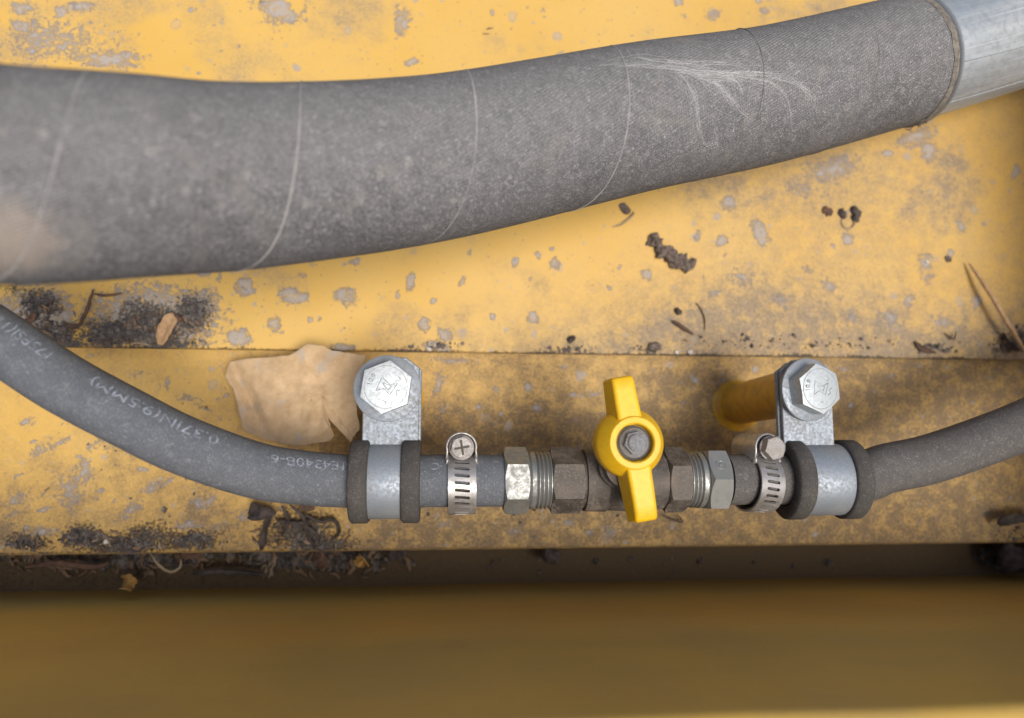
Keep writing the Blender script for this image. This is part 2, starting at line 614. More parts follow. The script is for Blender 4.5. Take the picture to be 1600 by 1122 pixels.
k = M('yellow_plastic')
v = k.coord()
n1 = k.noise(v, 0.5, 4); n2 = k.noise(v, 2.4, 3, 0.6)
c = k.mix(k.rng(n1, 0.3, 0.7), (0.84, 0.49, 0.010), (0.78, 0.44, 0.010))
c = k.mix(k.rng(n2, 0.60, 0.75, 0, 0.5), c, (0.42, 0.27, 0.08))
n4 = k.noise(v, 0.22, 6, 0.7, 1.0)
c = k.mix(k.rng(n4, 0.57, 0.70, 0, 0.5), c, (0.40, 0.25, 0.06))
n5 = k.noise(k.coord(scale=(1000*0.3, 1000*3.0, 1000*0.3)), 1.0, 3, 0.6, 0.4)
c = k.mix(k.rng(n5, 0.68, 0.74, 0, 0.4), c, (0.50, 0.36, 0.16))
m_handle = k.set(c, 0.48, normal=k.bump(k.math('ADD', n1, n2), 0.05, 0.5))

k = M('yellow_post_paint')
v = k.coord()
n1 = k.noise(v, 0.25, 4)
c = k.mix(k.rng(n1, 0.4, 0.7), (0.62, 0.34, 0.03), (0.45, 0.26, 0.05))
m_post = k.set(c, 0.42)


def simple(name, a, b, sc=0.5, rough=0.85, bumpd=0.15, c3=None, det=5):
    k = M(name)
    v = k.coord()
    n1 = k.noise(v, sc, det, 0.6); n2 = k.noise(v, sc*6, 3, 0.7)
    c = k.mix(k.rng(n1, 0.35, 0.65), a, b)
    if c3:
        c = k.mix(k.rng(k.noise(v, sc*0.5, 4, 0.6, 0.5), 0.55, 0.66, 0, 0.8), c, c3)
    c = k.mix(k.rng(n2, 0.4, 0.8, 0, 0.3), c, tuple(x*0.6 for x in a))
    return k.set(c, rough, normal=k.bump(k.math('ADD', n1, k.math('MULTIPLY', n2, 0.5)), bumpd, 0.8))


m_leaf = simple('tan_leaf', (0.60, 0.42, 0.24), (0.50, 0.335, 0.18), 0.16, 0.7, 0.45, (0.44, 0.37, 0.29))
m_wood = simple('pale_wood', (0.50, 0.32, 0.17), (0.36, 0.22, 0.11), 0.5)
m_bark = simple('brown_bark', (0.16, 0.085, 0.05), (0.085, 0.05, 0.035), 0.4)
m_straw = simple('straw', (0.40, 0.31, 0.19), (0.30, 0.22, 0.13), 0.4)
m_dark = simple('black_withered', (0.030, 0.023, 0.021), (0.085, 0.065, 0.056), 0.3)
m_soil = simple('soil', (0.05, 0.042, 0.038), (0.20, 0.175, 0.155), 0.35)
m_mudlump = simple('mud_lump', (0.24, 0.185, 0.15), (0.10, 0.075, 0.062), 0.8, 0.95, 0.9)
m_amber = simple('amber_leaf', (0.45, 0.25, 0.06), (0.28, 0.15, 0.045), 0.4)
m_print = simple('white_print', (0.34, 0.37, 0.43), (0.13, 0.14, 0.16), 0.7, 0.7, 0.01)
m_seam = simple('seam_dust', (0.42, 0.39, 0.36), (0.26, 0.245, 0.23), 0.07, 0.9, 0.03)
m_seam_dark = simple('seam_dark', (0.19, 0.175, 0.155), (0.08, 0.075, 0.07), 0.09, 0.9, 0.03)
m_lip = simple('dirty_lip', (0.34, 0.215, 0.075), (0.17, 0.12, 0.07), 0.12, 0.8, 0.1)
m_web = simple('web_dust', (0.70, 0.69, 0.67), (0.58, 0.57, 0.55), 0.3, 0.9, 0.01)
m_cuff = simple('tan_hose_edge', (0.24, 0.21, 0.165), (0.13, 0.115, 0.095), 0.5, 0.9, 0.1)
m_white = simple('pale_speck', (0.60, 0.56, 0.48), (0.5, 0.45, 0.38), 0.5)

# ------------------------------------------------------------------ the setting
ZU = 5.0            # top of the upper plate above the lower plate
Y_STEP = at(800, 551, ZU).y
Y_EDGE = at(800, 856, 0).y
ZG = -24.0
Y_WALL = at(800, 906, ZG).y


def mmpx(z):
    return (H-z)/F


def dirt_shade_plate(name, x0, x1, y0, y1, z, step, mat, fields, zfun=None):
    nx = int((x1-x0)/step)+1; ny = int((y1-y0)/step)+1
    xs = np.linspace(x0, x1, nx); ys = np.linspace(y0, y1, ny)
    X, Y = np.meshgrid(xs, ys)
    Z = np.full_like(X, z) if zfun is None else zfun(X, Y)
    co = np.stack([X, Y, Z], -1).reshape(-1, 3)*S
    idx = np.arange(nx*ny).reshape(ny, nx)
    q = np.stack([idx[:-1, :-1], idx[:-1, 1:], idx[1:, 1:], idx[1:, :-1]], -1).reshape(-1, 4)
    me = bpy.data.meshes.new(name)
    me.vertices.add(len(co)); me.vertices.foreach_set('co', co.astype(np.float32).ravel())
    me.loops.add(q.size); me.loops.foreach_set('vertex_index', q.astype(np.int32).ravel())
    me.polygons.add(len(q)); me.polygons.foreach_set('loop_start', np.arange(0, q.size, 4, dtype=np.int32))
    me.update(calc_edges=True)
    me.polygons.foreach_set('use_smooth', [True]*len(q))
    R, G, B = fields(X, Y)
    a = me.color_attributes.new('dirt_shade', 'FLOAT_COLOR', 'POINT')
    data = np.stack([R, G, B, np.ones_like(R)], -1).reshape(-1, 4).astype(np.float32)
    a.data.foreach_set('color', data.ravel())
    me.materials.append(mat)
    o = bpy.data.objects.new(name, me)
    COL.objects.link(o)
    solid(o, 3.0, -1)
    return tag(o, kind='structure')


def blobs(X, Y, z, lst):
    """field of soft elliptical splashes; lst rows: px, py, rx, ry (photo pixels), tilt deg, strength"""
    f = np.zeros_like(X)
    wx = 3.4*(fbm(X, Y, 5.0, 1, 3)-0.5)+5.0*(fbm(X, Y, 16.0, 4, 2)-0.5)
    wy = 3.4*(fbm(X+91, Y-37, 5.0, 2, 3)-0.5)+5.0*(fbm(X-55, Y+71, 16.0, 5, 2)-0.5)
    X = X+wx; Y = Y+wy
    for row in lst:
        px, py, rx, ry = row[:4]
        tilt = math.radians(row[4]) if len(row) > 4 else 0
        st = row[5] if len(row) > 5 else 1.0
        p = at(px, py, z); m = mmpx(z)
        dx_ = X-p.x; dy_ = Y-p.y
        c, s = math.cos(tilt), math.sin(tilt)
        u = (dx_*c+dy_*s)/(rx*m); w = (-dx_*s+dy_*c)/(ry*m)
        d = np.sqrt(u*u+w*w)
        f = np.maximum(f, st*np.clip(1.08-0.62*d, 0, 1))
    return f


rnd = random.Random(11)
SPL = [(440, 15, 46, 34, 0, .82), (628, 34, 13, 27, 8, .95), (640, 100, 10, 7), (90, 70, 100, 45, 0, .62), (130, 14, 24, 12, 0, .8),
       (95, 26, 12, 10), (40, 50, 26, 14, 0, .8), (40, 20, 22, 14, 0, .7), (170, 95, 70, 18, 0, .75),
       (1056, 10, 10, 9), (1112, 30, 17, 16, 0, .7), (1190, 25, 12, 10, 0, .7), (850, 18, 8, 6, 0, .7), (1180, 5, 8, 8),
       (1298, 264, 60, 26, 18, .72), (1250, 300, 46, 26, 0, .58), (1430, 215, 46, 16, 15, .78), (1450, 238, 16, 22, 0, .85), (1388, 240, 10, 9),
       (1137, 322, 10, 17), (1187, 366, 14, 18), (1325, 374, 12, 15), (1125, 375, 9, 9), (1092, 370, 8, 10, 0, .8),
       (842, 402, 5, 7), (872, 411, 8, 9), (828, 440, 4, 4), (805, 416, 5, 8), (1008, 431, 8, 8), (952, 448, 6, 5, 0, .8), (972, 420, 4, 5),
       (1480, 405, 8, 8), (1445, 414, 15, 17, 0, .8), (1450, 440, 14, 18, 0, .6), (1524, 468, 13, 11, 0, .9), (1495, 355, 8, 7), (1583, 265, 8, 12),
       (1160, 432, 32, 20, 10, .66), (1300, 445, 22, 18, 0, .66), (1420, 465, 14, 14, 0, .75), (1265, 420, 18, 12, 0, .6), (1335, 490, 14, 16, 0, .66), (1470, 505, 25, 16, 0, .72),
       (1120, 455, 16, 12, 0, .66), (1220, 470, 16, 14, 0, .66), (1390, 495, 22, 16, 0, .72),
       (835, 493, 9, 9), (866, 390, 5, 6, 0, .8), (1300, 385, 6, 5, 0, .8),
       (383, 446, 17, 17), (460, 461, 25, 12), (543, 468, 18, 16, 0, .95), (640, 443, 8, 12), (618, 459, 6, 8), (676, 470, 7, 7),
       (720, 440, 5, 8), (425, 505, 8, 15, -25, .9), (482, 497, 6, 5), (375, 525, 19, 14, 0, .95), (665, 508, 6, 11), (770, 495, 7, 4),
       (535, 542, 16, 10), (313, 432, 12, 7, 0, .8), (555, 405, 12, 6, 0, .8), (340, 438, 8, 8, 0, .7), (480, 428, 8, 4, 0, .8), (695, 520, 14, 12, 0, .9), (735, 400, 5, 5), (684, 540, 24, 10, 0, .9),
       (240, 500, 105, 54, 0, .98), (300, 480, 44, 30, 0, .95), (60, 490, 52, 38, 0, .95), (50, 440, 30, 14, 0, .8)]
for i in range(150):
    r_ = rnd.uniform(1.2, 4.2)
    SPL.append((rnd.uniform(0, 1600), rnd.choice([rnd.uniform(0, 130), rnd.uniform(300, 545)]), r_*rnd.uniform(.8, 1.6), r_, rnd.uniform(-90, 90), rnd.uniform(.6, .95)))


def upper_fields(X, Y):
    R = blobs(X, Y, ZU, SPL)
    holes = blobs(X, Y, ZU, [(462, 8, 12, 11), (408, 27, 12, 8), (628, 32, 5, 16, 8, .5), (543, 468, 6, 5, 0, .4)])
    R = np.clip(R-holes*0.6, 0, 1)
    d = Y-Y_STEP                                     # distance from the front edge
    xpx = X/mmpx(ZU)+684
    n = fbm(X, Y, 22, 1)
    band = np.exp(-np.clip(d, 0, None)/12.0)*sstep(560, 1000, xpx)*1.25
    band += 1.5*np.exp(-((xpx-1230)/240)**2)*np.exp(-(np.clip(d, 0, None)/26.0)**1.5)+0.5*np.exp(-((xpx-1300)/150)**2)*np.exp(-((d-75)/22)**2)
    G = np.clip(band*(0.45+n), 0, 1)+0.10*fbm(X, Y, 45, 3)+0.55*sstep(0.50, 0.72, fbm(X, Y, 38, 6, 5))
    G += 0.30*sstep(900, 1500, xpx)*(0.4+fbm(X, Y, 30, 5))  # dusty smear, thickened rightward to paint the falloff of light
    G += 0.25*np.exp(-((X-at(1420, 250, ZU).x)/40)**2-((Y-at(1420, 250, ZU).y)/14)**2)
    B = np.exp(-np.clip(d, 0, None)/1.7)*(0.25+0.75*fbm(X, Y, 14, 2))*sstep(-200, 0, xpx)
    B = np.maximum(B, blobs(X, Y, ZU, [(235, 510, 66, 38, 0, .98), (300, 490, 32, 32, 20, .98), (180, 520, 64, 28, 0, .98), (215, 480, 40, 24, 0, .7), (265, 535, 60, 14, 0, .85),
                                       (85, 525, 44, 26, -20, .98), (60, 480, 34, 26, 0, .92), (110, 535, 40, 12, 0, .85), (25, 455, 30, 14, 0, .6),
                                       (380, 449, 8, 5, 0, .6), (1010, 545, 16, 7, 0, .65), (885, 543, 20, 9, 0, .62), (690, 535, 10, 10, 0, .6), (1460, 545, 34, 9, 0, .65), (1590, 530, 28, 24, 0, .72), (1575, 548, 50, 10, 0, .7), (1300, 548, 10, 5, 0, .6), (470, 2, 30, 4, 0, .3), (413, 2, 5, 5, 0, .7)]))
    return R, np.clip(G, 0, 1.2), B


def upper_z(X, Y):
    n = (fbm(X, Y, 60, 4, 2)-0.5)*0.7
    return ZU+n*0.6 + np.clip(Y-Y_STEP-25, 0, None)*0.02


X0, X1 = at(-260, 551, 0).x, at(1900, 551, 0).x
dirt_shade_plate('upper_plate', X0, X1, Y_STEP, at(800, -140, 0).y, ZU, 0.9, m_upper, upper_fields, upper_z)

LSP = [(680, 600, 10, 28, -8, .72), (690, 640, 14, 18, 0, .6), (590, 600, 8, 8), (775, 600, 9, 7, 0, .8), (823, 598, 7, 9), (880, 570, 6, 4), (700, 560, 40, 6, 5, .72), (900, 615, 10, 6, 0, .8),
       (835, 635, 8, 8), (740, 640, 10, 9, 0, .66), (960, 620, 6, 6), (1090, 590, 5, 5), (1320, 575, 12, 4, 0, .8), (1180, 575, 7, 5),
       (265, 600, 7, 12, 0, .8), (215, 590, 22, 8, 0, .55), (145, 555, 5, 5), (300, 625, 30, 8, 0, .6), (250, 610, 14, 10, 0, .5), (330, 640, 30, 8, -15, .6), (345, 655, 4, 4),
       (110, 770, 24, 40, 0, .62), (130, 740, 20, 24, 0, .66), (60, 700, 22, 12, 30, .66), (150, 700, 26, 10, 30, .62), (240, 760, 26, 10, 35, .64), (40, 660, 16, 8, 30, .64), (90, 690, 30, 8, 30, .6),
       (320, 780, 28, 12, 30, .64), (200, 800, 30, 12, 30, .64), (30, 780, 24, 14, 0, .64), (60, 835, 34, 10, 0, .64), (300, 820, 34, 10, 0, .68), (380, 800, 20, 12, 0, .64),
       (700, 820, 26, 10, 0, .6), (800, 830, 20, 12, 0, .6), (880, 825, 20, 8, 0, .6), (950, 830, 20, 8, 0, .58)]
for i in range(170):
    r_ = rnd.uniform(1.5, 5.0)
    left = rnd.random() < 0.45
    LSP.append((rnd.uniform(0, 540) if left else rnd.uniform(560, 1600), rnd.uniform(600, 850) if left else rnd.uniform(560, 850), r_*rnd.uniform(1.2, 2.6), r_, rnd.uniform(10, 50), rnd.uniform(.55, .9)))


def lower_fields(X, Y):
    R = blobs(X, Y, 0, LSP)
    xpx = X/mmpx(0)+684; ypx = 695-Y/mmpx(0)
    n = fbm(X, Y, 26, 2)
    G = 0.44+0.32*sstep(450, 900, xpx)+0.35*sstep(0.5, 0.7, fbm(X, Y, 30, 7, 5))+0.22*sstep(1100, 1500, xpx)+0.55*(n-0.5)  # dust, with the dimmer right side painted in as thicker film
    G += 0.55*sstep(600, 680, ypx)*sstep(520, 640, xpx)  # soft shade behind and under the valve line, painted into the film
    G += 0.25*sstep(600, 760, ypx)  # film deepened towards the front to paint the lower plate's shade
    G += 0.5*sstep(1050, 1130, xpx)*np.exp(-((ypx-600)/60)**2)*np.exp(-((xpx-1110)/50)**2)  # post's shadow left of its foot, painted into the film
    G -= 0.35*np.exp(-((xpx-150)/220)**2)*np.exp(-((ypx-690)/90)**2)  # film thinned to paint the brightly lit left end
    d = Y-Y_EDGE
    B = np.exp(-np.clip(d, 0, None)/2.2)*0.75*(0.2+0.8*fbm(X, Y, 12, 3))*sstep(700, 400, xpx)
    B = np.maximum(B, blobs(X, Y, 0, [(130, 842, 36, 20, 0, .95), (200, 850, 66, 18, 0, .95), (40, 850, 34, 14, 0, .85), (235, 835, 44, 20, 0, .85), (300, 845, 46, 18, 0, .85), (340, 830, 16, 8, 0, .6), (470, 830, 64, 38, 0, .78), (500, 850, 64, 18, 0, .9), (330, 635, 14, 8, 0, .5)]))
    return np.clip(R, 0, 1), np.clip(G, 0, 1.1), B


dirt_shade_plate('lower_plate', X0, X1, Y_EDGE, Y_STEP+8, 0.0, 0.9, m_lower, lower_fields,
           lambda X, Y: (fbm(X, Y, 50, 6, 2)-0.5)*0.5)
# front lip of the lower plate turned down into the channel
lip = []
for i in range(9):
    a = PI/2*i/8
    lip.append((Y_EDGE+0.3-1.0*math.sin(a), -0.5-1.0*(1-math.cos(a))))
lip.append((Y_EDGE-0.7, ZG))
V_, F_ = [], []
for y_, z_ in lip:
    V_ += [(X0, y_, z_-0.3), (X1, y_, z_-0.3)]
for i in range(len(lip)-1):
    F_.append((2*i, 2*i+2, 2*i+3, 2*i+1))
o = mesh_obj('plate_lip', V_, F_, m_lip)
tag(o, kind='structure')


# end panel of the compartment, just past the right edge of the picture
XR = at(1655, 700, 0).x
V_, F_ = [], []
ys_ = [Y_WALL-1, Y_WALL+60, Y_STEP+1, Y_STEP+110, at(800, -140, 0).y-2]
for y_ in ys_:
    for z_ in (ZG-6, 30, 80, 124):
        V_.append((XR, y_, z_))
for i in range(len(ys_)-1):
    for j in range(3):
        b = i*4+j
        F_.append((b, b+4, b+5, b+1))
o = mesh_obj('side_wall', V_, F_, m_wall)
solid(o, 2.5, 1)
tag(o, kind='structure')


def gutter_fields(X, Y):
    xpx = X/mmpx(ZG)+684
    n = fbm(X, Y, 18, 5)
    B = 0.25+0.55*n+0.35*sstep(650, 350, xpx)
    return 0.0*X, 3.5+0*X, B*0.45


dirt_shade_plate('channel_floor', X0, X1, Y_WALL-3, Y_EDGE-0.8, ZG, 1.0, m_gutter, gutter_fields, lambda X, Y: ZG+(fbm(X, Y, 20, 3, 3)-0.5)*1.2)

# front wall: bend at the foot, sheet rising towards the camera, rolled rim on top
WT = 141.0
prof = []
for i in range(9):
    a = PI/2*i/8
    prof.append((Y_WALL-1.5, ZG-8+1.2*i))
for i in range(1, 24):
    prof.append((Y_WALL-1.5-0.02*i, ZG+3.0+(WT-ZG-8)*i/23))
for i in range(1, 9):
    a = PI/2*i/8
    prof.append((Y_WALL-2-5*(1-math.cos(a)), WT-5+5*math.sin(a)))
prof.append((Y_WALL-40, WT+0.2))
NXW = 60
V_, F_ = [], []
for y_, z_ in prof:
    for i in range(NXW+1):
        x_ = X0-60+(X1-X0+120)*i/NXW
        V_.append((x_, y_+0.5*mnoise.noise((x_*0.02, z_*0.02, 3)), z_))
for j in range(len(prof)-1):
    for i in range(NXW):
        b = j*(NXW+1)+i
        F_.append((b, b+1, b+NXW+2, b+NXW+1))
o = mesh_obj('front_wall', V_, F_, m_wall, angle=60)
solid(o, 2.5, 1)
tag(o, kind='structure')

# ------------------------------------------------------------------ large fabric-wrapped hose and steel pipe
D = 48.0
BIG = [(-260, 250, 362), (-100, 258, 350), (0, 263, 346), (200, 270, 316), (400, 268, 286), (700, 248, 248), (1000, 199, 216), (1200, 154, 205), (1400, 103, 194), (1520, 68, 188), (1700, 12, 180), (1900, -52, 171)]
bp = []
for px, py, w in BIG:
    bp.append(depth(px, py, F*D/w))
# smooth the depth a little
for _ in range(3):
    q = [p.copy() for p in bp]
    for i in range(1, len(bp)-1):
        q[i].z = (bp[i-1].z+2*bp[i].z+bp[i+1].z)/4
    bp = q
cm = catmull(bp, 24)
full = Path(cm, 1.5)


def s_at_px(path, px):
    best = None
    for i, p in enumerate(path.P):
        d = ROT.transposed() @ (p-CAMP)
        x = 800-F*d.x/d.z
        if best is None or abs(x-px) < best[0]:
            best = (abs(x-px), i)
    return path.L*best[1]/(path.n-1)


S_END = s_at_px(full, 1408)
iend = int(S_END/full.L*(full.n-1))
hose_path = Path(full.P[:iend+1], 1.5)
pipe_path = Path(full.P[iend-12:], 2.0)
base = at(700, 330, ZU)
pt_ = full.pt(s_at_px(full, 8), 0.95, D/2)
m_bighose = hose_material('fabric_hose', (0.058, 0.057, 0.058), (0.56, 0.54, 0.52), (0.150, 0.146, 0.145), weave=1.1, top=True, patch=tuple(pt_-base))
big = thing('large_hose', 'thick grey fabric-wrapped hose with spiral seams crossing above the yellow plate', 'hose', base)


def bigr(s, a):
    return D/2*(1+0.004*math.sin(s*0.05+a)+0.003*mnoise.noise((s*0.06, math.cos(a)*2, math.sin(a)*2)))


v_, f_, uvl = tube(hose_path, D/2, 96, True, bigr)
o = mesh_obj('hose_body', v_, f_, m_bighose, big, base, angle=60); set_uv(o, uvl)
hose_bvh = BVHTree.FromPolygons([Vector(p) for p in v_], [tuple(f) for f in f_ if len(f) == 4])
PITCH = 51.5
s_ref = s_at_px(full, 418)
pts = []
ns = int(hose_path.L/0.8)
for i in range(ns+1):
    s = hose_path.L*i/ns
    a = -2*PI*(s-s_ref)/PITCH+0.5
    pts.append(full.pt(s, a, D/2-0.02+0.12*mnoise.noise((s*0.22, 1, 2))))
cut = int(s_at_px(full, 1060)/hose_path.L*ns)
v_, f_ = thread(pts[:cut+1], 0.21, 6)
mesh_obj('wrap_seam', v_, f_, m_seam, big, base)
v_, f_ = thread(pts[cut:], 0.21, 6)
mesh_obj('wrap_seam', v_, f_, m_seam_dark, big, base)
# frayed tan edge at the end of the hose
T_, U_, R_ = hose_path.fr[-1]
pe = hose_path.P[-1]
V_, F_ = [], []
nn = 120
for j, (da, r0) in enumerate([(-1.2, D/2+0.12), (0.3, D/2+0.5), (1.6, D/2+0.1), (1.9, D/2-2.0)]):
    for i in range(nn):
        a = 2*PI*i/nn
        w_ = 0.5*mnoise.noise((math.cos(a)*5, math.sin(a)*5, j*3))+0.25*mnoise.noise((math.cos(a)*16, math.sin(a)*16, j*3))
        V_.append(pe+T_*(da+w_)+(U_*math.cos(a)+R_*math.sin(a))*(r0+0.25*w_))
for j in range(3):
    for i in range(nn):
        i2 = (i+1) % nn
        F_.append((j*nn+i, j*nn+i2, (j+1)*nn+i2, (j+1)*nn+i))
mesh_obj('frayed_edge', V_, F_, m_cuff, big, base)
V_, F_ = [], []
for q in range(26):
    a = rnd.gauss(1.75, 0.14)
    p0 = full.pt(S_END+rnd.uniform(-3, 2), a, D/2+0.2)
    pp = [p0]
    d_ = Vector((rnd.uniform(-1, 1), rnd.uniform(-1, 0.5), rnd.uniform(-.3, 1)))
    for z in range(4):
        d_ += Vector((rnd.uniform(-1, 1), rnd.uniform(-1, 1), rnd.uniform(-1, 1)))*0.6
        pp.append(pp[-1]+d_.normalized()*0.8)
    V_, F_ = merge((V_, F_), thread(pp, 0.13, 4))
mesh_obj('loose_fibres', V_, F_, m_cuff, big, base)

base = at(1520, 160, ZU)
pipe = thing('steel_pipe', 'shiny blue-grey galvanised steel pipe joining the thick hose at the upper right', 'pipe', base)
v_, f_, uvl = tube(pipe_path, D/2-0.9, 96, True)
o = mesh_obj('pipe_body', v_, f_, m_pipe, pipe, base, angle=60); set_uv(o, uvl)
V_, F_ = [], []
s0p = 12/(full.n-1)*full.L
bead = [(2.2, D/2-0.95), (2.4, D/2+0.2), (2.8, D/2+0.7), (3.2, D/2+0.7), (3.6, D/2+0.2), (4.0, D/2-0.95)]
for j, (da, r0) in enumerate(bead):
    for i in range(nn):
        a = 2*PI*i/nn
        V_.append(pipe_path.pt(s0p+da, a, r0))
for j in range(len(bead)-1):
    for i in range(nn):
        i2 = (i+1) % nn
        F_.append((j*nn+i, j*nn+i2, (j+1)*nn+i2, (j+1)*nn+i))
mesh_obj('rim_bead', V_, F_, m_zinc, pipe, base)

for a_, r_ in ((0.55, 0.45), (1.25, 0.3)):
    ps = [pipe_path.pt(s0p+4.2+i*3.0, a_+0.002*i, D/2-1.0) for i in range(int((pipe_path.L-s0p-6)/3.0))]
    v_, f_ = thread(ps, r_, 8)
    mesh_obj('lengthwise_seam', v_, f_, m_pipe, pipe, base)

# dusty cobweb stuck on the hose
rnd = random.Random(4)


def on_hose(px, py, off=0.1):
    h_ = hose_bvh.ray_cast(CAMP, ray(px, py).normalized())
    return None if h_[0] is None else h_[0]+h_[1]*off


STR = [([(930, 102), (1000, 104), (1060, 108), (1120, 118), (1180, 116), (1235, 122), (1275, 148)], 15, 7),
       ([(1040, 106), (1065, 120), (1085, 155), (1090, 200), (1100, 226)], 14, 6), ([(1100, 228), (1116, 222), (1118, 205)], 7, 5),
       ([(1080, 115), (1120, 135), (1150, 165), (1170, 190)], 16, 8), ([(1150, 120), (1200, 128), (1226, 150), (1240, 205)], 9, 4),
       ([(1180, 118), (1240, 130), (1270, 155), (1274, 190)], 8, 5), ([(1060, 110), (1110, 125), (1160, 118), (1180, 90)], 12, 10),
       ([(1120, 118), (1150, 130), (1165, 165)], 10, 7), ([(985, 104), (990, 150), (986, 200)], 4, 4), ([(970, 90), (1060, 100), (1160, 100), (1230, 125)], 8, 6)]
V_, F_ = [], []
for ctrl, cnt, jit in STR:
    for q in range(int(cnt*2.4)):
        t0 = rnd.uniform(0, 0.5); t1 = t0+rnd.uniform(0.25, .6); jit_ = jit*rnd.choice((.7, 1.0, 2.2))
        cc = catmull([Vector((x+rnd.gauss(0, jit_*.6), y+rnd.gauss(0, jit_*.6), 0)) for x, y in ctrl], 8)
        cc = cc[int(t0*len(cc)):max(int(t1*len(cc)), int(t0*len(cc))+4)]
        pp = [on_hose(p.x+rnd.gauss(0, .5), p.y+rnd.gauss(0, .5), rnd.uniform(0.05, 0.35)) for p in cc]
        pp = [p for p in pp if p is not None]
        if len(pp) > 3:
            V_, F_ = merge((V_, F_), thread(pp, rnd.uniform(0.011, 0.027), 3))
o = mesh_obj('cobweb', V_, F_, m_web, None, tuple(at(1100, 150, 60)))
tag(o, 'wispy dusty cobweb clinging to the thick grey hose left of the pipe', 'cobweb')

# ------------------------------------------------------------------ valve line
AX = at(690, 751, 55.0)
AY, AZ = AX.y, 55.0


def xa(px, z=AZ):
    """x on the valve axis (or at height z above it) for a photo column"""
    return at(px, 745, z).x


HR = 8.75
# hose, left
lp = [at(-330, 395, 92), at(-150, 452, 88), at(-60, 497, 86), at(0, 533, 84), at(96, 597, 82), at(200, 653, 79), at(290, 697, 75), at(401, 735, 66), at(480, 747, 59)]
lp += [Vector((xa(545), AY, AZ)), Vector((xa(600), AY, AZ)), Vector((xa(792), AY, AZ))]
lpath = Path(catmull(lp, 16), 1.5)
base = at(300, 720, 0)
lh = thing('rubber_hose', 'dusty grey rubber hose with faded white printing curving in from the left edge', 'hose', base)
v_, f_, uvl = tube(lpath, HR, 64, True)
o = mesh_obj('hose_body', v_, f_, m_hose, lh, base, angle=60); set_uv(o, uvl)
# hose, right
rp = [Vector((xa(1134), AY, AZ)), Vector((xa(1210), AY, AZ)), Vector((xa(1330), AY, AZ)), at(1385, 732, 55), at(1450, 718, 56), at(1525, 693, 58), at(1600, 664, 60), at(1700, 618, 62), at(1850, 540, 64)]
rpath = Path(catmull(rp, 16), 1.5)
base = at(1480, 720, 0)
rh_ = thing('rubber_hose', 'dark grey rubber hose curving out to the right edge past the clamp', 'hose', base)
v_, f_, uvl = tube(rpath, HR, 64, True)
o = mesh_obj('hose_body', v_, f_, m_hose_brown, rh_, base, angle=60); set_uv(o, uvl)

# printing on the left hose (reads upside down from here)


def text_mesh(body, size):
    cu = bpy.data.curves.new('t', 'FONT')
    cu.body = body; cu.size = size; cu.resolution_u = 3; cu.offset = 0.0
    ob = bpy.data.objects.new('t', cu)
    COL.objects.link(ob)
    dg = bpy.context.evaluated_depsgraph_get()
    me = bpy.data.meshes.new_from_object(ob.evaluated_get(dg))
    vs = [tuple(v.co) for v in me.vertices]; fs = [tuple(p.vertices) for p in me.polygons]
    bpy.data.objects.remove(ob); bpy.data.curves.remove(cu); bpy.data.meshes.remove(me)
    return vs, fs


def hose_text(body, px_start, px_end, ang, size, path, parent, origin, mat):
    vs, fs = text_mesh(body, size)
    bm = bmesh.new()
    bv = [bm.verts.new(v) for v in vs]
    for f in fs:
        try: bm.faces.new([bv[i] for i in f])
        except ValueError: pass
    bmesh.ops.triangulate(bm, faces=bm.faces)
    bmesh.ops.subdivide_edges(bm, edges=[e for e in bm.edges if e.calc_length() > 0.7], cuts=2)
    bmesh.ops.triangulate(bm, faces=bm.faces)
    bm.verts.index_update()
    w = max(v.co.x for v in bm.verts)
    s0, s1 = s_at_px(path, px_start), s_at_px(path, px_end)
    V = [path.pt(s0+(s1-s0)*v.co.x/w, ang+v.co.y/HR, HR+0.05) for v in bm.verts]
    Fc = [tuple(v.index for v in f.verts) for f in bm.faces]
    bm.free()
    o = mesh_obj('printed_text', V, Fc, mat, parent, origin, angle=None)
    return o


hb = at(300, 720, 0)
hose_text('1E4340B-6', 540, 408, -0.82, 4.6, lpath, lh, hb, m_print)
hose_text('0.37IN(9.5MM)', 326, 138, -0.88, 4.6, lpath, lh, hb, m_print)
hose_text('175PSI(12BAR)', 78, -60, -0.88, 4.6, lpath, lh, hb, m_print)
hose_text('C', 686, 670, -0.75, 3.6, lpath, lh, hb, m_print)

# cushioned clamps, washers, bolts, posts


